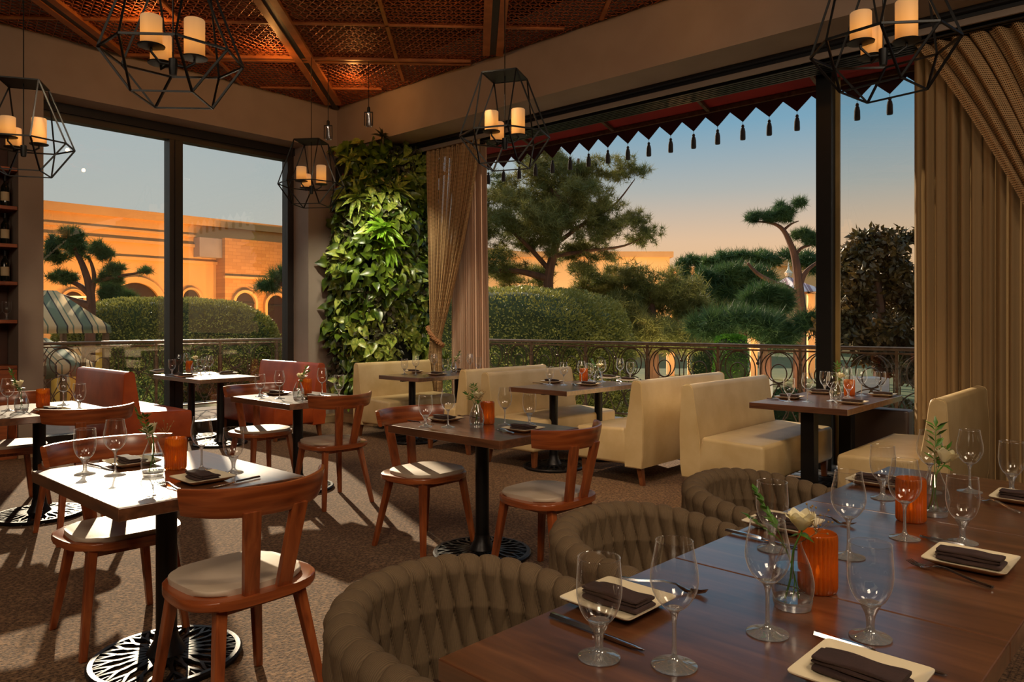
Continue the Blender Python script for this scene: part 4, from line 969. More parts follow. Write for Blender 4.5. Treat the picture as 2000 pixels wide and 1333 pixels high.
table(2.785, 3.455, 2.60, 3.51, 'small wooden table in the middle of the room with two chairs', 'small two-seat tables', [(0, 0)])
table(1.30, 2.00, 5.52, 6.42, 'small wooden table cut by the left edge, between two cherry chairs', 'small two-seat tables', [(0, 0)])
table(3.63, 4.32, 7.74, 8.93, 'dark table between the two brown leather booths by the left-hand window', 'four-seat booth tables', [(0, -.36), (0, .36)])
table(5.34, 6.47, 6.20, 6.90, 'wooden booth table in front of the plant wall and drape', 'four-seat booth tables', [(-.36, 0), (.36, 0)])
table(5.19, 6.40, 4.04, 4.73, 'dark wooden booth table in the middle of the open window', 'four-seat booth tables', [(-.36, 0), (.36, 0)])
table(5.42, 6.78, 1.74, 2.46, 'wooden booth table in front of the black window post', 'four-seat booth tables', [(-.42, 0), (.42, 0)], square=True)
# long table: three tops pushed together
LT = thing('long_table', 'long dark wooden table in the right foreground made of three joined tops', 'table', (.911, 1.005, 0), math.radians(-1.75))
for k, (xa, xb) in enumerate(((0, .80), (.803, 1.66), (1.663, 2.50))):
    B().box(xa, xb, -.735, 0, .708, .75, .003, 2).done('table_top', WOODT, LT, smooth=False)
    B().lathe([(.04, .03), (.04, .708)], 24, cap=False).done('column', BLACK, LT, ((xa + xb) / 2, -.36, 0))
    o = bpy.data.objects.new('base', disc_mesh); COL.objects.link(o); o.parent = LT; o.location = ((xa + xb) / 2, -.36, 0)

# ------------------------------------------------------------------ upholstered booth benches
def bench(L_, mat, label, group, loc, rz, legmat=WOODB):
    """length along local X, sitter looks toward -Y, back at +Y"""
    t = thing('booth_bench', label, 'bench', loc, rz, group); h = L_ / 2
    B().hexa([(-h, -.34, .17), (h, -.34, .17), (h, .20, .17), (-h, .20, .17)], [(-h, -.34, .455), (h, -.34, .455), (h, .16, .475), (-h, .16, .475)], .028, 4).done('seat', mat, t)
    rows = []
    prof = [(.165, .15), (.158, .30), (.172, .46), (.205, .66), (.232, .84), (.240, .862), (.258, .875), (.285, .875), (.312, .868), (.326, .85), (.345, .55), (.34, .25), (.325, .15)]
    for xx, ins in ((-h, .018), (-h + .006, .006), (-h + .02, 0), (h - .02, 0), (h - .006, .006), (h, .018)):
        c = Vector((.25, .5))
        rows.append([(xx, y + (c.x - y) * ins * 3, z + (c.y - z) * ins) for y, z in prof])
    b = B(); b.grid(rows, True); b.add(rows[0], [tuple(range(len(prof)))]); b.add(rows[-1], [tuple(range(len(prof)))])
    bmesh.ops.remove_doubles(b.bm, verts=b.bm.verts, dist=1e-6)
    b.done('backrest', mat, t)
    for s in (-1, 1): B().tube([(s * (h - .008), y + (.25 - y) * .02, z) for y, z in prof + prof[:1]], .0035, 5).done('piping', mat, t)
    for s in (-1, 1):
        for y in (-.29, .27):
            c, a = .018, .026; x = s * (h - .07); dy = .03 if y > 0 else -.0
            B().hexa([(x - c, y + dy - c, 0), (x + c, y + dy - c, 0), (x + c, y + dy + c, 0), (x - c, y + dy + c, 0)], [(x - a, y - a, .175), (x + a, y - a, .175), (x + a, y + a, .175), (x - a, y + a, .175)], .003).done('leg', legmat, t, smooth=False)
    return t
CG = 'cream leather booth benches along the open window'
bench(1.14, LEATH, 'cream leather bench against the plant wall, facing us', CG, (5.89, 7.03, 0), 0)
bench(1.30, LEATH, 'cream leather bench, back to us, at the booth table by the plant wall', CG, (5.94, 5.74, 0), PI)
bench(1.32, LEATH, 'cream leather bench facing us behind the middle booth table', CG, (5.80, 4.72, 0), 0)
bench(1.50, LEATH, 'cream leather bench with its back to us, in front of the middle booth table', CG, (6.00, 3.64, 0), PI)
bench(1.44, LEATH, 'cream leather bench facing us, left of the table by the black post', CG, (5.94, 2.60, 0), 0)
bench(1.30, LEATH, 'cream leather bench in front of the right-hand curtain, beyond the long table', CG, (5.93, 1.43, 0), PI)
bench(1.34, LEATHB, 'brown leather bench left of the window table, its high back toward the left', 'brown leather booth benches', (3.15, 8.27, 0), PI / 2)
bench(1.34, LEATHB, 'brown leather bench right of the window table, beside the plant wall', 'brown leather booth benches', (4.76, 8.27, 0), -PI / 2)
t = thing('window_bench', 'low dark leather bench under the fixed glass right of the black post', 'bench', (6.885, 1.62, 0))
B().box(-.07, .10, .08, .60, .12, .62, .02, 3).done('seat', LEATHD, t); B().box(-.05, .08, .10, .16, 0, .12).done('leg', BLACK, t, smooth=False); B().box(-.05, .08, .52, .58, 0, .12).done('leg', BLACK, t, smooth=False)

# ------------------------------------------------------------------ woven barrel chairs
def ushape(hx, yb, yf, n):
    """U path in plan: from front left, round the back, to front right; returns points and arc lengths"""
    pts = []
    cy_ = yb - hx * .98
    m = int(n * .22)
    for i in range(m): pts.append((-hx * (1 - .02 * (1 - i / m)), lerp(yf, cy_, i / m)))
    k = n - 2 * m
    for i in range(k + 1):
        a = PI - PI * i / k; c, s = math.cos(a), math.sin(a)
        pts.append((hx * math.copysign(abs(c) ** .88, c), cy_ + (yb - cy_) * abs(s) ** .88))
    for i in range(1, m + 1): pts.append((hx * (1 - .02 * (i / m)), lerp(cy_, yf, i / m)))
    P_ = np.array(pts); d = np.r_[0, np.cumsum(np.linalg.norm(np.diff(P_, axis=0), axis=1))]
    ss = np.linspace(0, d[-1], n + 1); return np.stack([np.interp(ss, d, P_[:, 0]), np.interp(ss, d, P_[:, 1])], 1), ss
def make_barrel():
    t = thing('barrel_chair', 'x', 'chair', (0, 0, 0), 0, 'woven barrel chairs along the long table')
    N_, NV = 500, 200
    Pm, ss = ushape(.315, .315, -.27, N_)
    tg = np.gradient(Pm, axis=0); tg /= np.linalg.norm(tg, axis=1)[:, None]; nr = np.stack([-tg[:, 1], tg[:, 0]], 1)   # outward
    if (nr[N_ // 2] @ np.array([0, 1])) < 0: nr = -nr
    wst = ss[-1] / 26
    y01 = np.clip((Pm[:, 1] + .27) / .585, 0, 1); top = .625 + .075 * (y01 ** 1.2)
    V = []; UV = []
    for j in range(NV + 1):
        v = j / NV                      # 0 inner bottom -> .46 inner top -> .54 outer top -> 1 outer bottom
        if v < .45: k = v / .45; zz = lerp(.36, top - .025, k); o_ = np.full(N_ + 1, -.030 - .012 * (1 - k)); dirn = -1; hz_ = 0
        elif v < .55: a = (v - .45) / .10 * PI; zz = top - .025 + .025 * math.sin(a); o_ = np.full(N_ + 1, -.030 * math.cos(a)); dirn = -math.cos(a); hz_ = math.sin(a)
        else: k = (v - .55) / .45; zz = lerp(top - .025, .30, k); o_ = np.full(N_ + 1, .030 - .05 * k ** 2); dirn = 1; hz_ = 0
        V.append((zz, o_, dirn, hz_, v))
    out = []
    for zz, o_, dirn, hz_, v in V:
        # woven straps: interlocking pointed pads, three rows each side plus the rolled rim
        q = (v - .5) * 5.6                                   # row coordinate, rim row centred on 0
        h = np.zeros(N_ + 1)
        for r in range(-5, 6):
            dv = abs(q - r)
            if dv >= 1.12: continue
            sh = (ss / wst + .5 * (r % 2) + .16 * (q - r)) % 1 - .5
            hw = .52 * max(0, 1 - dv / 1.12) ** .75
            hh = np.where(np.abs(sh) < hw, np.clip(1 - (sh / max(hw, 1e-4)) ** 2, 0, 1) ** .4 * (.30 + .70 * (1 - dv / 1.12)), 0)
            h = np.maximum(h, hh)
        h = h * (.026 - .011 * hz_)
        x = Pm[:, 0] + nr[:, 0] * (o_ + h * dirn); y = Pm[:, 1] + nr[:, 1] * (o_ + h * dirn)
        out.append(np.stack([x, y, zz + h * hz_], 1)); UV.append(np.stack([ss, np.full(N_ + 1, v * .8)], 1))
    Vn = np.concatenate(out); idx = np.arange((NV + 1) * (N_ + 1)).reshape(NV + 1, N_ + 1)
    Fq = np.stack([idx[:-1, :-1], idx[:-1, 1:], idx[1:, 1:], idx[1:, :-1]], -1).reshape(-1, 4)
    fast_mesh('woven_back', Vn, Fq, STRAP, t, smooth=True, uv=np.concatenate(UV))
    B().prism(superell(.27, .27, 3, 40), .30, .40, .02, 3).done('seat', LEATHD, t)
    for sx in (-1, 1):
        for sy in (-1, 1):
            c = .015; B().hexa([(sx * .23 - c, sy * .23 - c, 0), (sx * .23 + c, sy * .23 - c, 0), (sx * .23 + c, sy * .23 + c, 0), (sx * .23 - c, sy * .23 + c, 0)],
                               [(sx * .19 - .022, sy * .19 - .022, .31), (sx * .19 + .022, sy * .19 - .022, .31), (sx * .19 + .022, sy * .19 + .022, .31), (sx * .19 - .022, sy * .19 + .022, .31)]).done('leg', WOODB, t, smooth=False)
    return t
bar0 = make_barrel()
for k, (x, y, lab) in enumerate(((1.275, 1.235, 'woven olive-brown barrel chair nearest the camera at the long table'), (2.11, 1.235, 'middle of the three woven olive-brown barrel chairs at the long table'), (2.955, 1.225, 'farthest woven olive-brown barrel chair, in front of the cream bench'))):
    c = bar0 if k == 0 else copy_tree(bar0); c.location = (x, y, 0); c['label'] = lab

# ------------------------------------------------------------------ geometric lantern pendants
def lantern(loc, rz, label, lit=1.0):
    t = thing('lantern_pendant', label, 'pendant light', loc, rz, 'black geometric lantern pendants')
    oc = [(.35 * math.cos(PI / 4 * k), .35 * math.sin(PI / 4 * k), 0) for k in range(8)]
    tp = [(.195 * math.cos(PI / 8 + PI / 2 * k), .195 * math.sin(PI / 8 + PI / 2 * k), .475) for k in range(4)]
    bt = [(.215 * math.cos(PI / 8 + PI / 2 * k), .215 * math.sin(PI / 8 + PI / 2 * k), -.225) for k in range(4)]
    b = B()
    def bar(p, q, r=.0075): b.tube([p, q], r, 4)
    for k in range(8): bar(oc[k], oc[(k + 1) % 8])
    for k in range(4):
        bar(tp[k], tp[(k + 1) % 4]); bar(bt[k], bt[(k + 1) % 4], .006)
        for j in (2 * k, (2 * k + 1) % 8): bar(tp[k], oc[j]); bar(bt[k], oc[j])
    b.done('frame', BLACK, t, smooth=False)
    b = B(); b.hexa([(x * .99, y * .99, z - .003) for x, y, z in tp], [(x * .99, y * .99, z + .003) for x, y, z in tp]); b.done('top_plate', BLACK, t, smooth=False)
    B().tube([(0, 0, -.04), (0, 0, ZC - loc[2] + .02)], .0045, 6).done('stem', BLACK, t)
    b = B(); b.lathe([(0, -.10), (.018, -.095), (.022, -.06), (.022, -.01), (0, 0)], 16)
    cs = [(.108, -78, .205, .020), (.105, 98, .155, .038), (.088, 40, .15, -.02)]
    for r, a, h, z in cs:
        a = math.radians(a); b.tube([(0, 0, -.04), (r * math.cos(a) * .6, r * math.sin(a) * .6, -.04), (r * math.cos(a), r * math.sin(a), z - .04 + .01), (r * math.cos(a), r * math.sin(a), z - .01)], .007, 6)
    b.done('hub', BLACK, t)
    for r, a, h, z in cs:
        a = math.radians(a); x, y = r * math.cos(a), r * math.sin(a)
        B().lathe([(0, -.012), (.030, -.012), (.066, -.004), (.068, .002), (0, .004)], 28).done('candle_dish', BLACK, t, (x, y, z))
        B().lathe([(.050, .004), (.053, .01), (.053, h - .004), (.050, h), (.046, h - .002), (.045, h - .03), (0, h - .03)], 28).done('candle_shade', WAX, t, (x, y, z))
    return t
def lrot(px, off): return math.atan2(FW.y * 1 + RT.y * (px - 1000) / F, FW.x + RT.x * (px - 1000) / F) + off
def Wz(px, py, z): return W(px, py, F * (z - CH) / (HOR - py))
for px, py, z, off, lab in ((986, 268, 2.80, .06, 'black geometric lantern in front of the beam, right of the plant wall'), (608, 362, 2.86, .0, 'small-looking black geometric lantern farthest from us, over the plant wall edge'),
                            (338, 112, 2.76, .03, 'large black geometric lantern at top left, its top cut by the frame'), (1725, 92, 2.78, -.03, 'large black geometric lantern at top right in front of the curtain'),
                            (46, 282, 2.75, .12, 'black geometric lantern cut by the left edge in front of the wall shelves')):
    q = Wz(px, py, z); lantern(tuple(q), lrot(px, off) , lab)
# ------------------------------------------------------------------ tableware
TZ = .7505
proto = {}
def place(kind, make, loc, rz, label, cat, group):
    if kind not in proto:
        t = make(); proto[kind] = t
    else: t = copy_tree(proto[kind])
    t.location = loc; t.rotation_euler = (0, 0, rz); t['label'] = label; t['category'] = cat; t['group'] = group
    return t
def bez(ps, n):
    out = []
    k = len(ps)
    for i in range(k - 1):
        for j in range(n):
            u = j / n; p0 = Vector(ps[max(i - 1, 0)]); p1 = Vector(ps[i]); p2 = Vector(ps[i + 1]); p3 = Vector(ps[min(i + 2, k - 1)])
            out.append(tuple(.5 * ((2 * p1) + (-p0 + p2) * u + (2 * p0 - 5 * p1 + 4 * p2 - p3) * u * u + (-p0 + 3 * p1 - 3 * p2 + p3) * u ** 3)))
    out.append(tuple(ps[-1])); return out
def mk_goblet():
    t = thing('water_goblet', 'x', 'glass')
    o = bez([(.0, .062), (.012, .063), (.024, .070), (.034, .086), (.0405, .110), (.0415, .135), (.0385, .182)], 4)
    inn = [(r - .0016 if r > .002 else 0, z) for r, z in reversed(o)]
    B().lathe(o + [(.0382, .1825)], 32, cap=False).tube([(.0384 * math.cos(2 * PI * i / 32), .0384 * math.sin(2 * PI * i / 32), .1825) for i in range(32)], .0009, 5, closed=True).done('bowl', GLASS, t)
    B().lathe(bez([(0, .0), (.034, .0), (.0385, .0015), (.036, .004), (.018, .009), (.0085, .016), (.0075, .028), (.0095, .044), (.016, .058), (.020, .068), (.010, .0655), (0, .0645)], 2), 24, cap=False).done('foot', STEMG, t)
    return t
def mk_wine():
    t = thing('wine_glass', 'x', 'glass')
    o = bez([(.0, .098), (.010, .099), (.024, .109), (.036, .126), (.0425, .148), (.0415, .172), (.0365, .198), (.0325, .222)], 4)
    B().lathe(o, 32, cap=False).tube([(.0325 * math.cos(2 * PI * i / 32), .0325 * math.sin(2 * PI * i / 32), .222) for i in range(32)], .0008, 5, closed=True).done('bowl', GLASS, t)
    B().lathe(bez([(0, .0), (.036, .0), (.0405, .0012), (.038, .003), (.018, .008), (.0070, .015), (.0042, .03), (.0038, .060), (.0045, .082), (.0085, .096), (.015, .103), (.008, .1015), (0, .101)], 2), 20, cap=False).done('stem', STEMG, t)
    return t
def mk_vase():
    t = thing('bud_vase', 'x', 'vase')
    o = bez([(.0, .012), (.030, .012), (.037, .016), (.043, .034), (.044, .055), (.037, .088), (.025, .118), (.0185, .135), (.0185, .142)], 4)
    B().lathe(o, 28, cap=False).done('vase_wall', GLASS, t)
    B().lathe(bez([(0, 0), (.034, 0), (.038, .004), (.041, .020), (.030, .0125), (0, .0118)], 3), 28, cap=False).done('vase_base', STEMG, t)
    B().lathe([(0, .0125), (.034, .0135)] + [(r - .0012, z) for r, z in o if .018 < z < .088] + [(.035, .088), (0, .0885)], 28, cap=False).done('water', WATER, t)
    return t
def petal(b, r, h, a, lean, w, curl):
    rows = []
    for i in range(9):
        u = i / 8; row = []
        for j in range(11):
            s = (j / 10 * 2 - 1); ang = a + s * w * (math.sin(PI * (.18 + .72 * u)))
            rr = r * (.25 + .75 * math.sin(u * PI * .5)) + lean * u * u * r + curl * max(0, u - .75) * 4 * r * (.6 + .4 * s * s)
            z = h * u - .12 * h * s * s * u - curl * max(0, u - .8) * h * .8
            row.append((rr * math.cos(ang), rr * math.sin(ang), z))
        rows.append(row)
    b.grid(rows)
def mk_rose(var):
    t = thing('rose', 'x', 'flower')
    tilt = [(.0, .0), (.35, .2), (-.25, .3), (.15, -.3)][var % 4]; top = Vector((.016 + tilt[0] * .05, -.008 + tilt[1] * .05, .172))
    B().tube([tuple(p) for p in bez([(-.012, .010, .016), (-.004, .002, .06), (.002, .0, .12), tuple(top - Vector((0, 0, .012))), tuple(top)], 4)], .0022, 6).done('stem', STEM, t)
    b = B(); ga = 2.39996
    for k in range(6): petal(b, .011 + .0012 * k, .030, k * ga, .0, 1.2, 0)
    for k in range(6): petal(b, .019 + .0006 * k, .033, k * ga + 1, .15, 1.0, .10)
    for k in range(6): petal(b, .024, .042, k * 1.047 + .5, .06, .9, .10)
    for k in range(5): petal(b, .0265, .036, k * 1.257 + .2, .14, .9, .22)
    bm_ = b.bm; mat_ = T(top.x, top.y, top.z - .006, 0, -tilt[1] * 1.2, tilt[0] * 1.2)
    bmesh.ops.transform(bm_, matrix=mat_, verts=bm_.verts)
    o = b.done('bloom', PETAL, t, angle=80)
    V, Fq = leaves(np.array([tuple(top - Vector((0, 0, .014)))] * 4), .034, np.array([[.8, .3, -.1], [-.6, .6, -.2], [-.2, -.9, .1], [.5, -.6, -.3]]), np.array([[0, 0, 1.]] * 4), .55, .1)
    fast_mesh('leaves', V, Fq, SPRIG, t)
    return t
def sprig_leaves(pts, size, n_per, asp):
    C, A, N_ = [], [], []
    for i, p in enumerate(pts[2:], 2):
        d = (Vector(pts[i]) - Vector(pts[i - 1])).normalized(); sd = d.cross(Vector((0, 0, 1))) if abs(d.z) < .95 else Vector((1, 0, 0)); sd.normalize()
        for s in ((-1, 1) if n_per == 2 else (1 if i % 2 else -1,)):
            C.append(tuple(p)); a = (d * .75 + sd * s * .8 + Vector((random.uniform(-.2, .2), random.uniform(-.2, .2), .1))).normalized(); A.append(tuple(a)); N_.append(tuple((Vector((0, 0, 1)) + sd * .3 * s + Vector((random.uniform(-.4, .4), random.uniform(-.4, .4), 0))).normalized()))
    C.append(tuple(pts[-1])); A.append(tuple((Vector(pts[-1]) - Vector(pts[-2])).normalized())); N_.append((.2, .1, 1))
    return leaves(np.array(C), size, np.array(A), np.array(N_), asp, .25)
def mk_sprig(var):
    t = thing('foliage_sprig', 'x', 'greenery')
    ends = {0: [(-.055, .045, .235), (-.085, .02, .19)], 1: [(.035, .05, .27), (.05, .02, .20)], 2: [(-.06, -.02, .24), (-.04, .04, .26)], 3: [(.07, -.03, .25), (.055, .055, .215)]}[var % 4]
    b = B(); Vs, Fs, off_ = [], [], 0
    for k, e in enumerate(ends):
        e = Vector(e); c = bez([(.008 * (-1) ** k, -.01, .02), (.004, 0, .07), (e.x * .25, e.y * .25, .135), (e.x * .65, e.y * .65, .135 + (e.z - .135) * .55), tuple(e)], 4)
        b.tube(c, .0012, 5); V, Fq = sprig_leaves(c[8:], .034, 2 if k == 0 else 1, .38); Vs.append(V); Fs.append(Fq + off_); off_ += len(V)
    b.done('stem', STEM, t); fast_mesh('leaves', np.concatenate(Vs), np.concatenate(Fs), SPRIG, t)
    b = B(); q = Vector((.03 if var % 2 else .045, .035 if var % 2 else -.02, .16))
    b.tube([(0, 0, .06), (.005, 0, .13), tuple(q)], .001, 4)
    for k in range(16):
        e = q + Vector((random.uniform(-.028, .028), random.uniform(-.028, .028), random.uniform(.0, .06))); b.tube([tuple(q), tuple(e)], .0005, 3, cap=False); b.ball(tuple(e), .0026, 6)
    b.done('seed_heads', SEEDS, t)
    return t
def mk_votive():
    t = thing('votive_holder', 'x', 'candle holder')
    b = B(); n = 26; rows = []
    prof = [(.036, 0), (.0405, .004), (.042, .012), (.042, .122), (.0415, .130), (.040, .132), (.0385, .130), (.0385, .012), (.001, .008)]
    for i, (r, z) in enumerate(prof):
        row = []
        for j in range(n * 4):
            a = 2 * PI * j / (n * 4); rr = r + (.0034 * abs(math.cos(n * a / 2)) - .0024 if 0 < i < 4 else 0); row.append((rr * math.cos(a), rr * math.sin(a), z))
        rows.append(row)
    b.grid(rows, True).add(rows[0], [tuple(range(n * 4))]); b.done('ribbed_glass', AMBER, t)
    B().lathe([(0, .014), (.020, .014), (.020, .034), (.017, .035), (0, .033)], 20).done('candle', PLATE, t)
    B().lathe([(0, .034), (.004, .038), (.005, .044), (.002, .054), (0, .058)], 12).done('flame', FLAME, t)
    return t
def mk_plate():
    t = thing('square_plate', 'x', 'plate'); b = B()
    h = .092; ring_ = lambda s, z: [(x * s, y * s, z) for x, y in superell(h, h, 18, 64)]
    rows = [ring_(.62, .0), ring_(.70, .002), ring_(.97, .016), ring_(1.0, .019), ring_(1.0, .021), ring_(.97, .020), ring_(.72, .0065), ring_(.66, .0055)]
    b.grid(rows, True); b.add(rows[0], [tuple(range(64))]); b.add(rows[-1], [tuple(range(64))]); bmesh.ops.remove_doubles(b.bm, verts=b.bm.verts, dist=1e-6)
    b.done('dish', PLATE, t); return t
def mk_napkin():
    t = thing('folded_napkin', 'x', 'napkin'); b = B()
    def slab(x0, x1, y0, y1, z0, z1, ph):
        nx, ny = 14, 18; rows = []
        for j in range(ny + 1):
            v = j / ny; row = []
            y = lerp(y0, y1, v); m = 24
            for i in range(m):
                a = 2 * PI * i / m; c, s = math.cos(a), math.sin(a)
                edge = min(1, 6 * min(v, 1 - v) + .55)
                x = lerp(x0, x1, .5) + (x1 - x0) / 2 * math.copysign(abs(c) ** .35, c)
                z = lerp(z0, z1, .5) + (z1 - z0) / 2 * edge * math.copysign(abs(s) ** .5, s) + .0012 * math.sin(9 * v + ph) * (s > 0)
                row.append((x + .0015 * math.sin(7 * v + ph), y, z))
            rows.append(row)
        b.grid(rows, True); b.add(rows[0], [tuple(range(24))]); b.add(rows[-1], [tuple(range(24))])
    slab(-.037, .036, -.072, .070, .0, .013, 0); slab(-.034, .037, -.068, .072, .0125, .024, 2); slab(-.037, .010, -.071, .069, .0225, .031, 4)
    bmesh.ops.remove_doubles(b.bm, verts=b.bm.verts, dist=1e-6)
    b.done('cloth', NAPK, t, angle=60); return t
def strip(b, prof):
    """flat solid along +X from stations (x, halfwidth, z, thickness)"""
    rows = [[(x, -w, z), (x, -w * .5, z + th), (x, w * .5, z + th), (x, w, z), (x, w * .5, z - th * .2), (x, -w * .5, z - th * .2)] for x, w, z, th in prof]
    b.grid(rows, True); b.add(rows[0], [tuple(range(6))]); b.add(rows[-1], [tuple(range(6))])
def mk_knife():
    t = thing('table_knife', 'x', 'knife')
    b = B(); strip(b, [(-.115, .003, .004, .004), (-.112, .0075, .004, .006), (-.06, .0085, .004, .006), (-.01, .006, .004, .006), (0, .005, .0035, .005)]); b.done('handle', STEEL, t)
    b = B(); strip(b, [(0, .005, .003, .004), (.01, .009, .003, .002), (.06, .0105, .003, .0016), (.095, .009, .003, .0014), (.115, .004, .003, .0012), (.12, .0008, .003, .001)]); b.done('blade', STEEL, t)
    return t
def mk_fork():
    t = thing('table_fork', 'x', 'fork')
    b = B(); strip(b, [(-.11, .003, .004, .003), (-.107, .0075, .004, .004), (-.06, .006, .006, .004), (0, .0032, .014, .004), (.028, .0035, .013, .003), (.040, .009, .008, .0025), (.052, .0125, .004, .0022), (.060, .0125, .0035, .002)]); b.done('handle', STEEL, t)
    b = B()
    for k in range(4):
        y = -.0102 + k * .0068; b.tube([(.058, y, .0045), (.080, y, .005), (.098, y, .0105)], [.0019, .0017, .0009], 5)
    b.done('tines', STEEL, t); return t
def on(px, py): p = P(px, py, TZ); return Vector((p.x, p.y, TZ))
cnt = [0]
def rotv(a, c):
    d = c - a; return math.atan2(d.y, d.x)
def setting_pieces(tab, short, items, prz=0):
    """items: (kind, px, py, where) with the foot of each piece given where the photograph shows it"""
    for it in items:
        kind, px, py, where = it[:4]; p = on(px, py)
        if kind == 'g': place('g', mk_goblet, p, 0, f'clear water goblet {where} {tab}', 'glass', f'water goblets on {short}')
        elif kind == 'w': place('w', mk_wine, p, 0, f'clear wine glass {where} {tab}', 'glass', f'wine glasses on {short}')
        elif kind == 'v':
            k = cnt[0]; cnt[0] += 1
            place('v', mk_vase, p, 0, f'glass bud vase {where} {tab}', 'vase', 'bud vases'); r_ = it[4] if len(it) > 4 else 0
            place('rose%d' % (k % 4), lambda: mk_rose(k), p + Vector((0, 0, 0)), AZ - PI / 2 + r_, f'cream rose in the vase {where} {tab}', 'flower', 'cream roses')
            place('sprig%d' % (k % 4), lambda: mk_sprig(k), p + Vector((0, 0, 0)), AZ - PI / 2 + r_, f'leafy sprig in the vase {where} {tab}', 'greenery', 'leafy sprigs')
        elif kind == 'a':
            place('a', mk_votive, p, 0, f'amber candle holder {where} {tab}', 'candle holder', 'amber candle holders'); light('votive_glow', 'POINT', p + Vector((0, 0, .065)), .045, (1, .60, .24), size=.012)
        elif kind == 'p':
            rz = prz + (it[4] if len(it) > 4 else 0)
            place('p', mk_plate, p, rz, f'cream square plate {where} {tab}', 'plate', f'square plates on {short}')
            place('n', mk_napkin, p + Vector((0, 0, .0065)), rz, f'folded brown napkin {where} {tab}', 'napkin', f'napkins on {short}')
        elif kind in 'kf':
            q = on(it[4], it[5]); c = (p + q) / 2; c.z = TZ
            if kind == 'k': place('k', mk_knife, c, rotv(p, q), f'steel table knife {where} {tab}', 'knife', f'knives on {short}')
            else: place('f', mk_fork, c, rotv(p, q), f'steel fork {where} {tab}', 'fork', f'forks on {short}')
# long foreground table
setting_pieces('of the long table', 'the long table', [
    ('g', 1170, 1285, 'at the near left corner'), ('w', 1317, 1301, 'second from the left along the near edge'), ('w', 1499, 1238, 'in front of the nearest rose'), ('g', 1700, 1246, 'right of the nearest amber holder'),
    ('g', 1508, 1074, 'behind the nearest rose'), ('w', 1657, 1088, 'alone in the centre of the middle top'), ('w', 1767, 1052, 'in front of the farther amber holder'), ('g', 1880, 1061, 'in front of the farther vase, right half'),
    ('g', 1724, 974, 'at the far left, before the cream bench seat'), ('w', 1894, 961, 'at the far edge against the bench back'), ('g', 1976, 963, 'by the right edge of the picture'), ('w', 1816, 962, 'hidden behind the farther rose'),
    ('v', 1548, 1186, 'nearest the camera, in the middle', .3), ('v', 1824, 1007, 'farther away, by the second amber holder', .0), ('a', 1597, 1154, 'behind the nearest vase'), ('a', 1779, 1018, 'left of the farther vase'),
    ('p', 1207, 1184, 'at the near barrel chair place', -.03), ('p', 1682, 1333, 'cut by the bottom edge, right foreground', -.03), ('p', 1896, 1104, 'at the right, mid-length', -.03), ('p', 1530, 1030, 'at the middle barrel chair place', -.03), ('p', 1715, 946, 'at the farthest barrel chair place', -.03), ('p', 2003, 981, 'cut by the right edge', -.03),
    ('k', 1070, 1203, 'left of the nearest plate', 1262, 1276), ('k', 1578, 1238, 'above the bottom-edge plate', 1858, 1326), ('k', 1438, 1044, 'beside the middle barrel chair plate', 1540, 1068), ('k', 1800, 1052, 'beside the mid-length right plate', 1975, 1090),
    ('f', 1222, 1135, 'beyond the nearest plate', 1378, 1164), ('f', 1956, 1157, 'in front of the mid-length right plate', 1754, 1095), ('f', 1565, 1009, 'beyond the middle barrel chair plate', 1650, 1026), ('f', 1985, 1002, 'near the right-edge plate', 1912, 976)])
setting_pieces('on the sunlit front-left table', 'the front-left table', [
    ('g', 166, 927, 'at left'), ('w', 225, 929, 'left of the vase'), ('w', 394, 919, 'right of the amber holder'), ('g', 456, 924, 'at right'), ('v', 299, 930, 'in the centre', 1.2), ('a', 343, 917, 'right of the vase'),
    ('p', 258, 908, 'on the far side', 0), ('p', 396, 940, 'on the near side', 0), ('f', 366, 966, 'left of the near plate', 296, 938), ('k', 170, 908, 'behind the left goblet', 228, 921), ('k', 484, 939, 'right of the near plate', 432, 950)])
setting_pieces('on the table by the brown booth', 'the table by the brown booth', [
    ('g', 508, 775, 'at left'), ('w', 546, 779, 'left of the vase'), ('w', 629, 771, 'right of the vase'), ('g', 662, 777, 'at right above the chair back'), ('v', 583, 781, 'in the centre', 0), ('a', 599, 770, 'beside the vase'),
    ('p', 541, 771, 'on the far side'), ('p', 616, 779, 'on the near side'), ('k', 503, 771, 'behind the left goblet', 528, 776)])
setting_pieces('on the centre table', 'the centre table', [
    ('g', 831, 834, 'at left'), ('w', 875, 835, 'left of the vase'), ('w', 986, 831, 'right of the amber holder'), ('g', 1034, 830, 'at right, behind the plate'), ('v', 931, 835, 'in the centre', -.6), ('a', 952, 828, 'beside the vase'),
    ('p', 868, 822, 'on the far side'), ('p', 1022, 842, 'on the near side'), ('f', 1016, 852, 'in front of the near plate', 957, 836), ('k', 806, 825, 'left of the left goblet', 836, 829), ('f', 925, 818, 'beyond the far plate', 903, 815)])
setting_pieces('on the far-left edge table', 'the far-left table', [
    ('w', 15, 803, 'left of the vase'), ('w', 124, 792, 'right of the amber holder'), ('g', 155, 801, 'at right'), ('v', 42, 804, 'in the centre', 2.4), ('a', 84, 796, 'right of the vase'),
    ('p', 102, 805, 'on the near side'), ('f', 62, 811, 'beside the vase', 40, 805), ('k', 150, 806, 'right of the plate', 128, 800)])
setting_pieces('on the table between the brown benches', 'the brown booth table', [
    ('g', 336, 733, 'at front left'), ('w', 349, 729, 'just behind the left goblet'), ('w', 365, 725, 'left of the vase'), ('g', 392, 733, 'at front right'), ('w', 409, 733, 'at far right'), ('g', 400, 727, 'behind the right goblet'), ('v', 380, 730, 'in the centre', 0), ('a', 370, 726, 'left of the vase'),
    ('p', 312, 727, 'at far left'), ('p', 362, 737, 'at near front'), ('p', 443, 731, 'at right')], PI / 2)
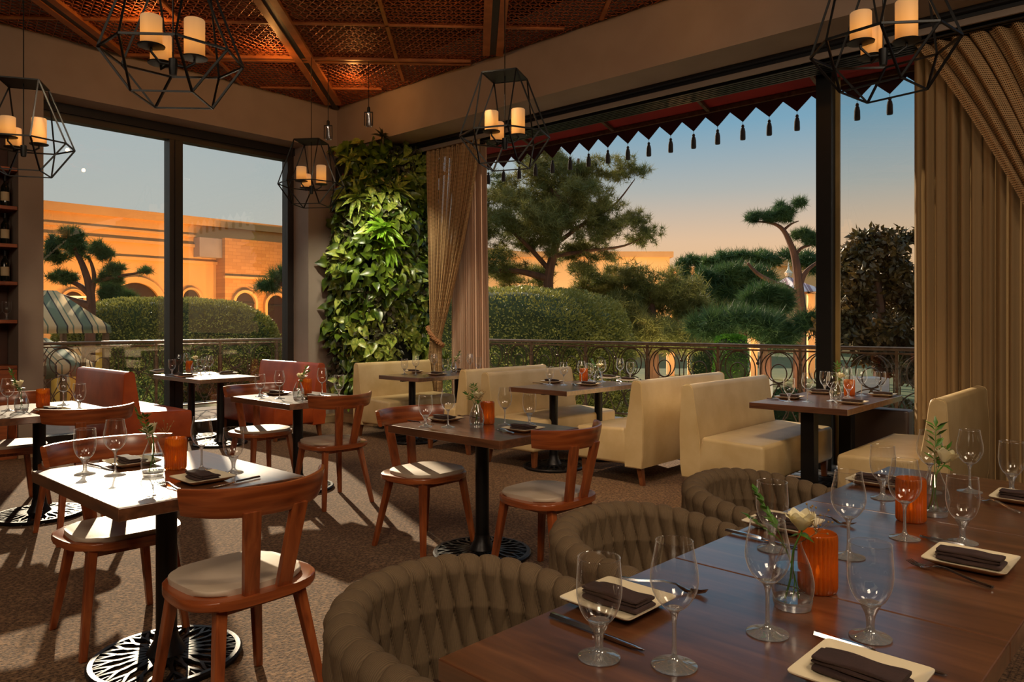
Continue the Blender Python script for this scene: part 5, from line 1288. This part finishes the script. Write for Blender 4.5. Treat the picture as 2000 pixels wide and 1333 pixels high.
setting_pieces('on the table by the plant wall', 'the plant wall booth table', [
    ('g', 790, 732, 'at far left'), ('w', 812, 733, 'second from left'), ('w', 848, 727, 'against the cream bench back'), ('g', 870, 732, 'left of the vase'), ('v', 886, 730, 'in the centre', 0), ('w', 897, 725, 'behind the vase'), ('w', 918, 727, 'before the pinkish lining'), ('g', 934, 728, 'at far right'),
    ('p', 808, 728, 'at left back'), ('p', 853, 733, 'at left front'), ('p', 896, 726, 'at right back'), ('p', 921, 730, 'at right front'), ('f', 826, 734, 'left of the front plate', 842, 737)])
setting_pieces('on the middle booth table', 'the middle booth table', [
    ('g', 1074, 753, 'at far left'), ('w', 1101, 753, 'second from left'), ('w', 1136, 749, 'in front of the amber holder'), ('g', 1152, 744, 'right of the amber holder'), ('g', 1161, 747, 'left of the vase'), ('w', 1176, 746, 'right of the vase'), ('w', 1211, 742, 'second from right'), ('g', 1231, 741, 'at far right'),
    ('v', 1168, 751, 'in the centre', 0), ('a', 1140, 745, 'left of the vase'), ('p', 1078, 748, 'at left back'), ('p', 1150, 753, 'at left front'), ('p', 1227, 744, 'at right front'), ('p', 1190, 739, 'at right back'), ('f', 1128, 755, 'left of the front plate', 1115, 750), ('f', 1216, 748, 'left of the right plate', 1204, 744), ('k', 1050, 750, 'at far left', 1070, 751)])
setting_pieces('on the table by the black post', 'the black post booth table', [
    ('g', 1541, 786, 'at far left'), ('w', 1577, 786, 'second from left'), ('w', 1625, 784, 'right beside the vase'), ('g', 1657, 777, 'in front of the amber holder'), ('w', 1683, 773, 'right of the amber holder'), ('g', 1720, 768, 'at far right'), ('g', 1611, 767, 'behind the vase'), ('w', 1654, 768, 'behind the amber holder'),
    ('v', 1632, 780, 'in the centre', 0), ('a', 1659, 773, 'right of the vase'), ('p', 1542, 779, 'at left back'), ('p', 1665, 789, 'at left front'), ('p', 1724, 774, 'at right front'), ('p', 1603, 769, 'at right back'), ('f', 1640, 791, 'left of the front plate', 1620, 783), ('k', 1507, 781, 'at far left', 1535, 784)])
# glasses on the wall shelf
for k, (x, y, wh) in enumerate(((2.13, 8.74, 'nearest the pilaster'), (2.04, 8.78, 'second from the pilaster'), (1.95, 8.72, 'third from the pilaster'), (2.09, 8.88, 'at the back'))):
    g = copy_tree(proto['g']); g.location = (x, y, 1.386); g.rotation_euler = (0, 0, 0); g['label'] = f'clear goblet on the wall shelf, {wh}'; g['group'] = 'goblets on the wall shelf'
